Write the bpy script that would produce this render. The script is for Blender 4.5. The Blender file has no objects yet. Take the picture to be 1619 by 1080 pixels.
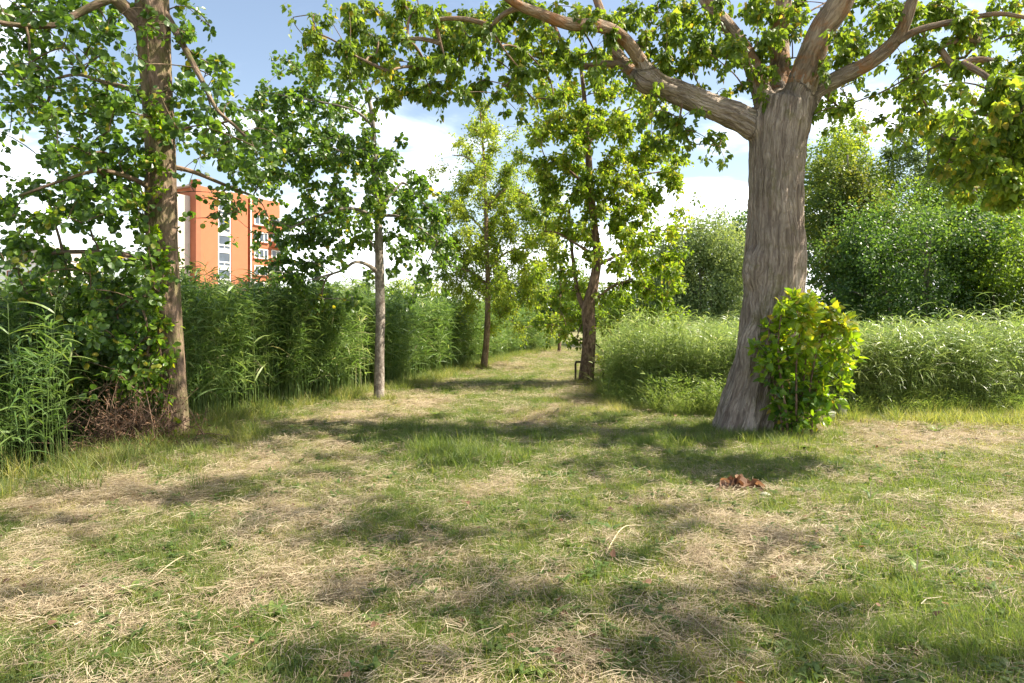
import bpy, bmesh, math, random
import numpy as np
from mathutils import Vector, Matrix, noise as mnoise

random.seed(7)
rng = np.random.default_rng(11)
sc = bpy.context.scene

# ------------------------------------------------------------------ camera
F = 1079.0            # focal length in photograph pixels
CX, HY = 809.5, 515.0 # vanishing point column, horizon row
EYE = 1.5
cam_d = bpy.data.cameras.new('camera')
cam = bpy.data.objects.new('camera', cam_d)
sc.collection.objects.link(cam)
cam.location = (0, 0, EYE)
cam.rotation_euler = (math.radians(90), 0, 0)
cam_d.sensor_width = 36.0
cam_d.lens = 36.0 * F / 1619.0
cam_d.shift_y = -25.0 / 1619.0
cam_d.clip_start = 0.05
cam_d.clip_end = 3000
sc.camera = cam

# ------------------------------------------------------------------ sky, sun, exposure
SUN_AZ = math.radians(4)     # from +X towards +Y
SUN_EL = math.radians(49)
SUN = np.array([math.cos(SUN_EL)*math.cos(SUN_AZ), math.cos(SUN_EL)*math.sin(SUN_AZ), math.sin(SUN_EL)])
world = bpy.data.worlds.new('World')
sc.world = world
world.use_nodes = True
nt = world.node_tree
nt.nodes.clear()
wn = nt.nodes.new
out = wn('ShaderNodeOutputWorld')
bgn = wn('ShaderNodeBackground')
sky = wn('ShaderNodeTexSky')
sky.sky_type = 'NISHITA'
sky.sun_disc = False
sky.sun_elevation = SUN_EL
sky.sun_rotation = math.radians(90) - SUN_AZ
sky.air_density = 1.0
sky.dust_density = 1.0
sky.ozone_density = 1.0
tc = wn('ShaderNodeTexCoord')
sep = wn('ShaderNodeSeparateXYZ')
nt.links.new(tc.outputs['Generated'], sep.inputs[0])
zc = wn('ShaderNodeMath'); zc.operation = 'MAXIMUM'; zc.inputs[1].default_value = 0.0
nt.links.new(sep.outputs['Z'], zc.inputs[0])
za = wn('ShaderNodeMath'); za.operation = 'ADD'; za.inputs[1].default_value = 0.22
nt.links.new(zc.outputs[0], za.inputs[0])
div = wn('ShaderNodeVectorMath'); div.operation = 'DIVIDE'
cmb = wn('ShaderNodeCombineXYZ')
for i in range(3):
    nt.links.new(za.outputs[0], cmb.inputs[i])
nt.links.new(tc.outputs['Generated'], div.inputs[0])
nt.links.new(cmb.outputs[0], div.inputs[1])
cn = wn('ShaderNodeTexNoise'); cn.inputs['Scale'].default_value = 1.5
cn.inputs['Detail'].default_value = 7; cn.inputs['Roughness'].default_value = 0.55
cn.inputs['Distortion'].default_value = 0.4
mp = wn('ShaderNodeMapping'); mp.inputs['Location'].default_value = (3.1, 0.4, 0.0)
mp.inputs['Scale'].default_value = (1.0, 1.5, 1.0)
nt.links.new(div.outputs[0], mp.inputs[0]); nt.links.new(mp.outputs[0], cn.inputs['Vector'])
cr = wn('ShaderNodeValToRGB')
cr.color_ramp.elements[0].position = 0.50; cr.color_ramp.elements[1].position = 0.80
cr.color_ramp.interpolation = 'EASE'
# cloud banks thicken towards the horizon
hz = wn('ShaderNodeMapRange'); hz.inputs['From Min'].default_value = 0.0; hz.inputs['From Max'].default_value = 0.42
hz.inputs['To Min'].default_value = 0.22; hz.inputs['To Max'].default_value = -0.07
nt.links.new(sep.outputs['Z'], hz.inputs['Value'])
ad0 = wn('ShaderNodeMath'); ad0.operation = 'ADD'
nt.links.new(cn.outputs['Fac'], ad0.inputs[0]); nt.links.new(hz.outputs[0], ad0.inputs[1])
nt.links.new(ad0.outputs[0], cr.inputs[0])
ad = cr
mixc = wn('ShaderNodeMix'); mixc.data_type = 'RGBA'
mixc.inputs['B'].default_value = (11.5, 11.8, 12.3, 1)
nt.links.new(ad.outputs[0], mixc.inputs['Factor'])
gain = wn('ShaderNodeMix'); gain.data_type = 'RGBA'; gain.blend_type = 'MULTIPLY'; gain.inputs['Factor'].default_value = 1.0
gain.inputs['B'].default_value = (1.03, .93, .83, 1)
nt.links.new(sky.outputs[0], gain.inputs['A'])
nt.links.new(gain.outputs['Result'], mixc.inputs['A'])
nt.links.new(mixc.outputs['Result'], bgn.inputs['Color'])
bgn.inputs['Strength'].default_value = 0.078
nt.links.new(bgn.outputs[0], out.inputs['Surface'])

sun_d = bpy.data.lights.new('sun', 'SUN')
sun_d.energy = 3.9
sun_d.angle = math.radians(0.6)
sun_d.color = (1.0, 0.93, 0.78)
sun = bpy.data.objects.new('sun', sun_d)
sc.collection.objects.link(sun)
sun.rotation_euler = Vector(SUN).to_track_quat('Z', 'Y').to_euler()
sun.location = (30, 10, 40)
sc.view_settings.view_transform = 'Standard'
sc.view_settings.look = 'None'
sc.view_settings.gamma = 1.0
sc.view_settings.use_curve_mapping = False
sc.view_settings.exposure = 1.86
sc.cycles.max_bounces = 6
sc.cycles.diffuse_bounces = 4
sc.cycles.transmission_bounces = 5
sc.cycles.transparent_max_bounces = 4
sc.cycles.glossy_bounces = 2
sc.cycles.caustics_reflective = False
sc.cycles.caustics_refractive = False

# ------------------------------------------------------------------ helpers
def at(px, py, d):
    """a pixel of the photograph at a given distance -> point in the place"""
    return np.array([(px-CX)*d/F, d, EYE-(py-HY)*d/F])

def ground_d(py):
    return EYE*F/(py-HY)

def tag(o, label=None, cat=None, group=None, kind=None):
    if label: o['label'] = label
    if cat: o['category'] = cat
    if group: o['group'] = group
    if kind: o['kind'] = kind
    return o

def empty(name, loc, label=None, cat=None, group=None):
    o = bpy.data.objects.new(name, None)
    o.location = tuple(float(v) for v in loc)
    o.empty_display_size = 0.2
    sc.collection.objects.link(o)
    return tag(o, label, cat, group)

def link(name, me, parent=None):
    """mesh given in world coordinates; parents here are empties that are only moved"""
    o = bpy.data.objects.new(name, me)
    sc.collection.objects.link(o)
    if parent is not None:
        o.parent = parent
        l = Vector(parent.location)
        p = parent.parent
        o.matrix_parent_inverse = Matrix.Translation(-l)
    return o

def mesh_np(name, V, T, mats, attrs=None, smooth=False, matidx=None):
    V = np.asarray(V, dtype=np.float32).reshape(-1, 3)
    T = np.asarray(T, dtype=np.int32)
    k = T.shape[1]
    me = bpy.data.meshes.new(name)
    me.vertices.add(len(V)); me.vertices.foreach_set('co', V.ravel())
    me.loops.add(T.size); me.loops.foreach_set('vertex_index', T.ravel())
    me.polygons.add(len(T))
    me.polygons.foreach_set('loop_start', np.arange(0, T.size, k, dtype=np.int32))
    me.polygons.foreach_set('loop_total', np.full(len(T), k, dtype=np.int32))
    me.polygons.foreach_set('use_smooth', np.full(len(T), smooth, dtype=bool))
    if not isinstance(mats, (list, tuple)): mats = [mats]
    for m in mats: me.materials.append(m)
    if matidx is not None:
        me.polygons.foreach_set('material_index', np.asarray(matidx, dtype=np.int32))
    if attrs:
        for n, a in attrs.items():
            a = np.asarray(a, dtype=np.float32)
            if a.ndim == 1:
                at_ = me.attributes.new(n, 'FLOAT', 'POINT'); at_.data.foreach_set('value', a)
            else:
                at_ = me.attributes.new(n, 'FLOAT_VECTOR', 'POINT'); at_.data.foreach_set('vector', a.ravel())
    me.update(calc_edges=True)
    return me

def unit(a):
    return a/np.maximum(np.linalg.norm(a, axis=-1, keepdims=True), 1e-9)

def rand_dir(n, zs=1.0):
    v = rng.normal(size=(n, 3)); v[:, 2] *= zs
    return unit(v)

def cat_parts(parts):
    """parts: list of (V, T, attrs) -> merged"""
    Vs, Ts, A, off = [], [], {}, 0
    for V, T, at_ in parts:
        Vs.append(V); Ts.append(T+off); off += len(V)
        for k_, v in at_.items(): A.setdefault(k_, []).append(v)
    return np.concatenate(Vs), np.concatenate(Ts), {k_: np.concatenate(v) for k_, v in A.items()}

# smooth value noise in numpy
_tab = np.random.default_rng(5).random((256, 256))
def vnoise(x, y, seed=0):
    x = np.asarray(x, dtype=float)+seed*17.31; y = np.asarray(y, dtype=float)+seed*9.77
    xi = np.floor(x).astype(int); yi = np.floor(y).astype(int)
    fx = x-xi; fy = y-yi
    fx = fx*fx*(3-2*fx); fy = fy*fy*(3-2*fy)
    a = _tab[xi & 255, yi & 255]; b = _tab[(xi+1) & 255, yi & 255]
    c = _tab[xi & 255, (yi+1) & 255]; d = _tab[(xi+1) & 255, (yi+1) & 255]
    return (a*(1-fx)+b*fx)*(1-fy)+(c*(1-fx)+d*fx)*fy
def fbm(x, y, s, seed=0, o=3):
    v = 0; w = 0; a = 1.0
    for i in range(o):
        v = v+a*vnoise(x*s, y*s, seed+i*3); w += a; a *= 0.5; s *= 2.1
    return v/w
def sstep(a, b, x):
    t = np.clip((x-a)/(b-a), 0, 1)
    return t*t*(3-2*t)

# ---- leaf templates (u along, v across, w up), triangles
T_DELTA = (np.array([[0,0,0],[.18,-.40,.07],[.18,.40,.07],[.62,-.26,.03],[.62,.26,.03],[1,0,-.10],[.4,0,-.03]], float),
           np.array([[0,6,1],[1,6,3],[3,6,5],[5,6,4],[4,6,2],[2,6,0]]))
T_ROUND = (np.array([[0,0,0],[.25,-.38,.05],[.7,-.44,.03],[.98,-.14,-.04],[.98,.14,-.04],[.7,.44,.03],[.25,.38,.05],[.5,0,-.05]], float),
           np.array([[0,7,1],[1,7,2],[2,7,3],[3,7,4],[4,7,5],[5,7,6],[6,7,0]]))
T_DIAM = (np.array([[0,0,0],[.45,-.33,.05],[.45,.33,.05],[1,0,-.06]], float), np.array([[0,3,1],[0,2,3]]))
T_NARROW = (np.array([[0,0,0],[.4,-.14,.03],[.4,.14,.03],[1,0,-.1]], float), np.array([[0,3,1],[0,2,3]]))

def leaf_frames(A, N):
    A = unit(A)
    B = unit(np.cross(N, A))
    C = np.cross(A, B)
    return A, B, C

def leaves_np(P, A, N, S, tmpl, tint):
    A, B, C = leaf_frames(A, N)
    tv, tf = tmpl
    S = np.asarray(S)[:, None]
    V = P[:, None, :] + S[:, :, None]*(tv[None, :, 0, None]*A[:, None, :]+tv[None, :, 1, None]*B[:, None, :]+tv[None, :, 2, None]*C[:, None, :])
    n, k = len(P), len(tv)
    T = (tf[None]+(np.arange(n)*k)[:, None, None]).reshape(-1, 3)
    return V.reshape(-1, 3), T, {'tint': np.repeat(tint, k)}

def bez_tubes(P0, P1, P2, r0, r1, segs=4, sides=4):
    """many quadratic bezier tubes at once"""
    P0, P1, P2 = [np.asarray(p, float) for p in (P0, P1, P2)]
    n = len(P0)
    t = np.linspace(0, 1, segs+1)[None, :, None]
    C = P0[:, None]*(1-t)**2+2*P1[:, None]*t*(1-t)+P2[:, None]*t*t
    D = unit(2*(1-t)*(P1-P0)[:, None]+2*t*(P2-P1)[:, None]+1e-6)
    ref = np.where(np.abs(D[:, :1, 2:]) > .8, np.array([1., 0, 0]), np.array([0, 0, 1.]))
    X = unit(np.cross(D, np.broadcast_to(ref, D.shape))); Y = np.cross(D, X)
    r = np.asarray(r0)[:, None]*(1-t[..., 0])+np.asarray(r1)[:, None]*t[..., 0]
    a = np.arange(sides)*2*math.pi/sides
    V = C[:, :, None]+r[:, :, None, None]*(np.cos(a)[None, None, :, None]*X[:, :, None]+np.sin(a)[None, None, :, None]*Y[:, :, None])
    base = (np.arange(n)*(segs+1)*sides)[:, None, None]
    i = np.arange(segs)[None, :, None]*sides; j = np.arange(sides)[None, None, :]; j2 = (j+1) % sides
    q = np.stack([base+i+j, base+i+j2, base+i+sides+j2, base+i+sides+j], -1).reshape(-1, 4)
    T = np.concatenate([q[:, [0, 1, 2]], q[:, [0, 2, 3]]])
    L = np.linalg.norm(P2-P0, axis=1)
    s = (t[..., 0]*L[:, None])[:, :, None]+np.zeros((1, 1, sides))
    rr = np.asarray(r0)[:, None, None]+0*s
    bco = np.stack([np.cos(a)[None, None]*rr, np.sin(a)[None, None]*rr, s], -1).reshape(-1, 3)
    return V.reshape(-1, 3), T, {'bco': bco}

def catmull(pts, n):
    pts = np.asarray(pts, float)
    P = np.vstack([2*pts[0]-pts[1], pts, 2*pts[-1]-pts[-2]])
    m = len(pts)-1
    u = np.linspace(0, m-1e-6, n); i = u.astype(int); t = (u-i)[:, None]
    a, b, c, d = P[i], P[i+1], P[i+2], P[i+3]
    return .5*((2*b)+(-a+c)*t+(2*a-5*b+4*c-d)*t*t+(-a+3*b-3*c+d)*t**3)

def tube_path(C, R, sides=16, lump=0.0, s0=0.0, cap=True, seed=0):
    """one tube along an already sampled path"""
    C = np.asarray(C, float); R = np.asarray(R, float); n = len(C)
    D = unit(np.gradient(C, axis=0))
    X = np.zeros((n, 3)); x = np.array([1., 0, 0])
    if abs(D[0][0]) > .9: x = np.array([0, 1., 0])
    for i in range(n):
        x = x-D[i]*np.dot(x, D[i]); x = x/np.linalg.norm(x); X[i] = x
    Y = np.cross(D, X)
    a = np.arange(sides)*2*math.pi/sides
    s = s0+np.concatenate([[0], np.cumsum(np.linalg.norm(np.diff(C, axis=0), axis=1))])
    rr = R[:, None]*np.ones((1, sides))
    if lump:
        ca, sa = np.cos(a), np.sin(a)
        nz = vnoise(1.3*ca[None]+s[:, None]*1.1+20, 1.3*sa[None]+s[:, None]*.6+30, seed)-.5
        nz2 = vnoise(3.1*ca[None]+s[:, None]*2.7+50, 3.1*sa[None]-s[:, None]*1.6+30, seed+3)-.5
        rr = rr*(1+lump*2*nz+lump*nz2)
    V = C[:, None]+rr[..., None]*(np.cos(a)[None, :, None]*X[:, None]+np.sin(a)[None, :, None]*Y[:, None])
    i = np.arange(n-1)[:, None]*sides; j = np.arange(sides)[None]; j2 = (j+1) % sides
    q = np.stack([i+j, i+j2, i+sides+j2, i+sides+j], -1).reshape(-1, 4)
    T = np.concatenate([q[:, [0, 1, 2]], q[:, [0, 2, 3]]])
    rm = float(np.mean(R))
    bco = np.stack([np.cos(a)[None]*rm+0*s[:, None], np.sin(a)[None]*rm+0*s[:, None], s[:, None]+0*a[None]], -1).reshape(-1, 3)
    V = V.reshape(-1, 3)
    if cap:
        V = np.vstack([V, C[-1]+D[-1]*R[-1]*.5, C[0]])
        k = (n-1)*sides
        T = np.vstack([T, np.stack([k+j[0], k+j2[0], np.full(sides, n*sides)], -1),
                       np.stack([j2[0], j[0], np.full(sides, n*sides+1)], -1)])
        bco = np.vstack([bco, [0, 0, s[-1]], [0, 0, s[0]]])
    return V, T, {'bco': bco}

def ribbons(P0, D, G, L, W, tint, segs=3, prof='leaf', side=None):
    """curved tapering blades: p(t) = P0 + L (D t + G t^2)"""
    n = len(P0)
    t = np.linspace(0, 1, segs+1)[None, :, None]
    C = P0[:, None]+L[:, None, None]*(D[:, None]*t+G[:, None]*t*t)
    Tn = unit(D[:, None]+2*G[:, None]*t)
    if side is None:
        up = np.broadcast_to(np.array([0.02, 0.01, 1.0]), Tn.shape)
        S = unit(np.cross(Tn[:, :1], up[:, :1])+1e-5)
        ang = rng.uniform(-.9, .9, n)[:, None, None]
        Nn = np.cross(S, Tn[:, :1])
        S = S*np.cos(ang)+Nn*np.sin(ang)
        S = np.broadcast_to(S, Tn.shape)
    else:
        S = np.broadcast_to(side[:, None], Tn.shape)
    tt = t[..., 0]
    if prof == 'leaf': w = np.minimum(1, .45+2.4*tt)*(1-tt**2.2)
    elif prof == 'straw': w = 1-.35*tt
    else: w = 1-tt**1.5
    w = np.maximum(w, .03)*W[:, None]
    A_, B_ = C-S*w[..., None]*.5, C+S*w[..., None]*.5
    V = np.stack([A_, B_], 2).reshape(-1, 3)
    b = (np.arange(n)*(segs+1)*2)[:, None]; i = np.arange(segs)[None]*2
    q = np.stack([b+i, b+i+1, b+i+3, b+i+2], -1).reshape(-1, 4)
    T = np.concatenate([q[:, [0, 1, 2]], q[:, [0, 2, 3]]])
    return V, T, {'tint': np.repeat(tint, (segs+1)*2)}

# ------------------------------------------------------------------ materials
def new_mat(name):
    m = bpy.data.materials.new(name); m.use_nodes = True
    m.node_tree.nodes.clear()
    return m, m.node_tree

def foliage_mat(name, stops, trans=0.42, tcol=(1.9, 1.75, 0.7), rough=0.45, spec=0.35, inst=False, scale=6.0, back=None):
    """stops: list of (pos, rgb) picked by the per-leaf 'tint' value; light passes through thin blades"""
    m, t = new_mat(name)
    N = t.nodes.new; L = t.links.new
    o = N('ShaderNodeOutputMaterial')
    a = N('ShaderNodeAttribute'); a.attribute_name = 'tint'
    fac = a.outputs['Fac']
    if inst:
        b = N('ShaderNodeAttribute'); b.attribute_name = 'itint'; b.attribute_type = 'INSTANCER'
        ad_ = N('ShaderNodeMath'); ad_.operation = 'ADD'; L(a.outputs['Fac'], ad_.inputs[0]); L(b.outputs['Fac'], ad_.inputs[1])
        fac = ad_.outputs[0]
    r = N('ShaderNodeValToRGB')
    els = r.color_ramp.elements
    while len(els) < len(stops): els.new(0.5)
    for e, (p, c) in zip(els, stops):
        e.position = p; e.color = (*c, 1)
    L(fac, r.inputs[0])
    geo = N('ShaderNodeNewGeometry')
    nz = N('ShaderNodeTexNoise'); nz.inputs['Scale'].default_value = scale*6; nz.inputs['Detail'].default_value = 2
    L(geo.outputs['Position'], nz.inputs['Vector'])
    mr = N('ShaderNodeMapRange'); mr.inputs['To Min'].default_value = .72; mr.inputs['To Max'].default_value = 1.28
    L(nz.outputs['Fac'], mr.inputs['Value'])
    mc = N('ShaderNodeVectorMath'); mc.operation = 'SCALE'
    L(r.outputs[0], mc.inputs[0]); L(mr.outputs[0], mc.inputs['Scale'])
    p = N('ShaderNodeBsdfPrincipled'); p.inputs['Roughness'].default_value = rough
    p.inputs['Specular IOR Level'].default_value = spec
    L(mc.outputs[0], p.inputs['Base Color'])
    tr = N('ShaderNodeBsdfTranslucent')
    tm = N('ShaderNodeVectorMath'); tm.operation = 'MULTIPLY'; tm.inputs[1].default_value = tcol
    L(mc.outputs[0], tm.inputs[0]); L(tm.outputs[0], tr.inputs['Color'])
    mx = N('ShaderNodeMixShader'); mx.inputs[0].default_value = trans
    L(p.outputs[0], mx.inputs[1]); L(tr.outputs[0], mx.inputs[2]); L(mx.outputs[0], o.inputs['Surface'])
    return m

def bark_mat(name, ridge, crack, scale=(9, 9, 2.0), bump=0.03, moss=None, mossamt=0.0):
    m, t = new_mat(name)
    N = t.nodes.new; L = t.links.new
    o = N('ShaderNodeOutputMaterial')
    a = N('ShaderNodeAttribute'); a.attribute_name = 'bco'
    wz = N('ShaderNodeTexNoise'); wz.inputs['Scale'].default_value = 3.0; wz.inputs['Detail'].default_value = 3
    L(a.outputs['Vector'], wz.inputs['Vector'])
    sub = N('ShaderNodeVectorMath'); sub.operation = 'SUBTRACT'; sub.inputs[1].default_value = (.5, .5, .5)
    L(wz.outputs['Color'], sub.inputs[0])
    scl = N('ShaderNodeVectorMath'); scl.operation = 'SCALE'; scl.inputs['Scale'].default_value = .10
    L(sub.outputs[0], scl.inputs[0])
    av = N('ShaderNodeVectorMath'); av.operation = 'ADD'
    L(a.outputs['Vector'], av.inputs[0]); L(scl.outputs[0], av.inputs[1])
    mp_ = N('ShaderNodeMapping'); mp_.inputs['Scale'].default_value = scale
    L(av.outputs[0], mp_.inputs[0])
    vo = N('ShaderNodeTexVoronoi'); vo.feature = 'DISTANCE_TO_EDGE'; vo.inputs['Scale'].default_value = 1.0
    L(mp_.outputs[0], vo.inputs['Vector'])
    cr_ = N('ShaderNodeMapRange'); cr_.inputs['From Min'].default_value = 0.0; cr_.inputs['From Max'].default_value = .22
    L(vo.outputs['Distance'], cr_.inputs['Value'])
    fn = N('ShaderNodeTexNoise'); fn.inputs['Scale'].default_value = 1.0; fn.inputs['Detail'].default_value = 6; fn.inputs['Roughness'].default_value = .7
    mp2 = N('ShaderNodeMapping'); mp2.inputs['Scale'].default_value = (scale[0]*3.2, scale[1]*3.2, scale[2]*3.5)
    L(av.outputs[0], mp2.inputs[0]); L(mp2.outputs[0], fn.inputs['Vector'])
    st = N('ShaderNodeTexNoise'); st.inputs['Scale'].default_value = 1.0; st.inputs['Detail'].default_value = 5; st.inputs['Roughness'].default_value = .6; st.inputs['Distortion'].default_value = .6
    mp3 = N('ShaderNodeMapping'); mp3.inputs['Scale'].default_value = (scale[0]*.8, scale[1]*.8, scale[2]*.55); mp3.inputs['Location'].default_value = (3, 1, 7)
    L(av.outputs[0], mp3.inputs[0]); L(mp3.outputs[0], st.inputs['Vector'])
    rd = N('ShaderNodeMapRange'); rd.inputs['From Min'].default_value = .36; rd.inputs['From Max'].default_value = .62
    L(st.outputs['Fac'], rd.inputs['Value'])
    hm0 = N('ShaderNodeMath'); hm0.operation = 'MULTIPLY'; L(rd.outputs[0], hm0.inputs[0])
    e2 = N('ShaderNodeMath'); e2.operation = 'MULTIPLY_ADD'; e2.inputs[1].default_value = .55; e2.inputs[2].default_value = .45
    L(cr_.outputs[0], e2.inputs[0]); L(e2.outputs[0], hm0.inputs[1])
    hmix = N('ShaderNodeMath'); hmix.operation = 'MULTIPLY_ADD'; hmix.inputs[1].default_value = .6
    L(fn.outputs['Fac'], hmix.inputs[0]); L(hm0.outputs[0], hmix.inputs[2])
    bp = N('ShaderNodeBump'); bp.inputs['Distance'].default_value = bump; bp.inputs['Strength'].default_value = 1.0
    L(hmix.outputs[0], bp.inputs['Height'])
    c1 = N('ShaderNodeMix'); c1.data_type = 'RGBA'; c1.inputs['A'].default_value = (*crack, 1); c1.inputs['B'].default_value = (*ridge, 1)
    f2 = N('ShaderNodeMapRange'); f2.inputs['From Min'].default_value = .28; f2.inputs['From Max'].default_value = 1.0
    L(hmix.outputs[0], f2.inputs['Value']); L(f2.outputs[0], c1.inputs['Factor'])
    cur = c1.outputs['Result']
    ln = N('ShaderNodeTexNoise'); ln.inputs['Scale'].default_value = 1.7; ln.inputs['Detail'].default_value = 5
    L(a.outputs['Vector'], ln.inputs['Vector'])
    hv = N('ShaderNodeMapRange'); hv.inputs['From Min'].default_value = .3; hv.inputs['From Max'].default_value = .7
    hv.inputs['To Min'].default_value = .68; hv.inputs['To Max'].default_value = 1.22
    L(ln.outputs['Fac'], hv.inputs['Value'])
    vs = N('ShaderNodeVectorMath'); vs.operation = 'SCALE'; L(cur, vs.inputs[0]); L(hv.outputs[0], vs.inputs['Scale'])
    cur = vs.outputs[0]
    if moss:
        mn = N('ShaderNodeTexNoise'); mn.inputs['Scale'].default_value = 4.0; mn.inputs['Detail'].default_value = 6; mn.inputs['Roughness'].default_value = .7
        L(a.outputs['Vector'], mn.inputs['Vector'])
        mr = N('ShaderNodeMapRange'); mr.inputs['From Min'].default_value = .62-mossamt*.35; mr.inputs['From Max'].default_value = .72-mossamt*.2
        mr.inputs['To Max'].default_value = .7
        L(mn.outputs['Fac'], mr.inputs['Value'])
        c2 = N('ShaderNodeMix'); c2.data_type = 'RGBA'; c2.inputs['B'].default_value = (*moss, 1)
        L(cur, c2.inputs['A']); L(mr.outputs[0], c2.inputs['Factor']); cur = c2.outputs['Result']
    p = N('ShaderNodeBsdfPrincipled'); p.inputs['Roughness'].default_value = .9; p.inputs['Specular IOR Level'].default_value = .15
    L(cur, p.inputs['Base Color']); L(bp.outputs[0], p.inputs['Normal']); L(p.outputs[0], o.inputs['Surface'])
    return m

def plain_mat(name, col, rough=.8, spec=.3, noise=0.12, nscale=3.0, bump=0.0, metal=0.0, col2=None):
    m, t = new_mat(name)
    N = t.nodes.new; L = t.links.new
    o = N('ShaderNodeOutputMaterial'); p = N('ShaderNodeBsdfPrincipled')
    tcn = N('ShaderNodeTexCoord')
    nz = N('ShaderNodeTexNoise'); nz.inputs['Scale'].default_value = nscale; nz.inputs['Detail'].default_value = 6; nz.inputs['Roughness'].default_value = .65
    L(tcn.outputs['Object'], nz.inputs['Vector'])
    mx = N('ShaderNodeMix'); mx.data_type = 'RGBA'
    c2 = col2 if col2 else tuple(c*(1-noise*2) for c in col)
    mx.inputs['A'].default_value = (*c2, 1); mx.inputs['B'].default_value = (*[min(1, c*(1+noise*.6)) for c in col], 1)
    mr = N('ShaderNodeMapRange'); mr.inputs['From Min'].default_value = .3; mr.inputs['From Max'].default_value = .7
    L(nz.outputs['Fac'], mr.inputs['Value']); L(mr.outputs[0], mx.inputs['Factor'])
    L(mx.outputs['Result'], p.inputs['Base Color'])
    p.inputs['Roughness'].default_value = rough; p.inputs['Specular IOR Level'].default_value = spec; p.inputs['Metallic'].default_value = metal
    if bump:
        b = N('ShaderNodeBump'); b.inputs['Distance'].default_value = bump
        L(nz.outputs['Fac'], b.inputs['Height']); L(b.outputs[0], p.inputs['Normal'])
    L(p.outputs[0], o.inputs['Surface'])
    return m

M = {}
M['poplar_leaf'] = foliage_mat('poplar_leaf', [(0, (0.063, 0.109, 0.023)), (.5, (0.125, 0.196, 0.032)), (.85, (0.196, 0.264, 0.038)), (1, (0.363, 0.281, 0.058))], trans=0.52, tcol=(2.3, 2.1, .8))
M['alder_leaf'] = foliage_mat('alder_leaf', [(0, (0.046, 0.088, 0.025)), (.5, (0.095, 0.163, 0.034)), (.9, (0.169, 0.247, 0.039)), (1, (0.362, 0.301, 0.047))], trans=0.43, tcol=(2.1, 2.2, .7), rough=.38, spec=.5)
M['light_leaf'] = foliage_mat('light_leaf', [(0, (0.079, 0.132, 0.029)), (.5, (0.138, 0.222, 0.037)), (1, (0.248, 0.297, 0.046))], trans=0.55, tcol=(2.1, 1.9, .7))
M['gold_leaf'] = foliage_mat('gold_leaf', [(0, (0.077, 0.132, 0.022)), (.5, (0.153, 0.226, 0.030)), (.9, (0.235, 0.292, 0.040)), (1, (0.330, 0.264, 0.070))], trans=0.55, tcol=(1.9, 1.9, .6))
M['sucker_leaf'] = foliage_mat('sucker_leaf', [(0, (0.052, 0.122, 0.018)), (.5, (0.129, 0.232, 0.023)), (.9, (0.244, 0.335, 0.025)), (1, (0.386, 0.283, 0.057))], trans=0.52, tcol=(1.9, 1.8, .5), rough=.35, spec=.5, scale=2)
M['grey_leaf'] = foliage_mat('grey_leaf', [(0, (0.117, 0.163, 0.070)), (.5, (0.195, 0.257, 0.101)), (1, (0.312, 0.350, 0.121))], trans=0.42, tcol=(1.6, 1.6, .9), rough=.55)
M['dark_leaf'] = foliage_mat('dark_leaf', [(0, (.032, .070, .022)), (.5, (.075, .135, .035)), (.9, (.14, .21, .050)), (1, (.18, .25, .06))], trans=.42, tcol=(1.8, 1.9, .8), rough=.4, spec=.45)
M['olive_leaf'] = foliage_mat('olive_leaf', [(0, (0.063, 0.117, 0.026)), (.5, (0.132, 0.179, 0.040)), (1, (0.265, 0.265, 0.079))], trans=0.47, tcol=(1.8, 1.6, .7))
M['far_leaf'] = foliage_mat('far_leaf', [(0, (.050, .080, .045)), (1, (.11, .14, .07))], trans=.3, tcol=(1.5, 1.5, .8), rough=.7)
M['reed'] = foliage_mat('reed', [(0, (.075, .138, .038)), (.45, (.150, .228, .058)), (.8, (.27, .33, .10)), (.93, (.42, .41, .24)), (1, (.55, .46, .30))], trans=.40, tcol=(1.5, 1.6, .85), rough=.38, spec=.5, inst=True)
M['reed_pale'] = foliage_mat('reed_pale', [(0, (.125, .195, .056)), (.45, (.240, .315, .088)), (.8, (.38, .43, .16)), (.93, (.46, .45, .30)), (1, (.58, .52, .38))], trans=.42, tcol=(1.5, 1.5, 1.0), rough=.36, spec=.55, inst=True)
M['herb'] = foliage_mat('herb', [(0, (.12, .185, .045)), (.5, (.23, .29, .072)), (1, (.38, .39, .15))], trans=.42, tcol=(1.5, 1.6, .9), inst=True)
M['grass'] = foliage_mat('grass', [(0, (.088, .142, .038)), (.35, (.155, .200, .056)), (.7, (.26, .26, .090)), (1, (.42, .36, .17))], trans=.45, tcol=(1.7, 1.8, .7), inst=True, rough=.5)
M['straw'] = foliage_mat('straw', [(0, (.19, .14, .085)), (.35, (.35, .27, .175)), (.7, (.50, .415, .28)), (1, (.66, .58, .42))], trans=.25, tcol=(1.2, 1.15, .95), inst=True, rough=.6, spec=.3)
M['dead_leaf'] = foliage_mat('dead_leaf', [(0, (.060, .034, .022)), (.5, (.15, .078, .045)), (1, (.30, .18, .11))], trans=.3, tcol=(1.5, 1.2, .8), rough=.7)
M['poplar_bark'] = bark_mat('poplar_bark', (.56, .455, .37), (.20, .15, .12), scale=(24, 24, 3.2), bump=.05, moss=(.20, .18, .075), mossamt=.25)
M['limb_bark'] = bark_mat('limb_bark', (.38, .285, .205), (.13, .09, .06), scale=(24, 24, 4.5), bump=.02, moss=(.36, .155, .06), mossamt=.42)
M['alder_bark'] = bark_mat('alder_bark', (.30, .205, .145), (.085, .058, .04), scale=(16, 16, 5), bump=.016, moss=(.12, .125, .04), mossamt=.5)
M['grey_bark'] = bark_mat('grey_bark', (.36, .31, .26), (.13, .10, .08), scale=(24, 24, 12), bump=.006, moss=(.15, .13, .10), mossamt=.2)
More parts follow.
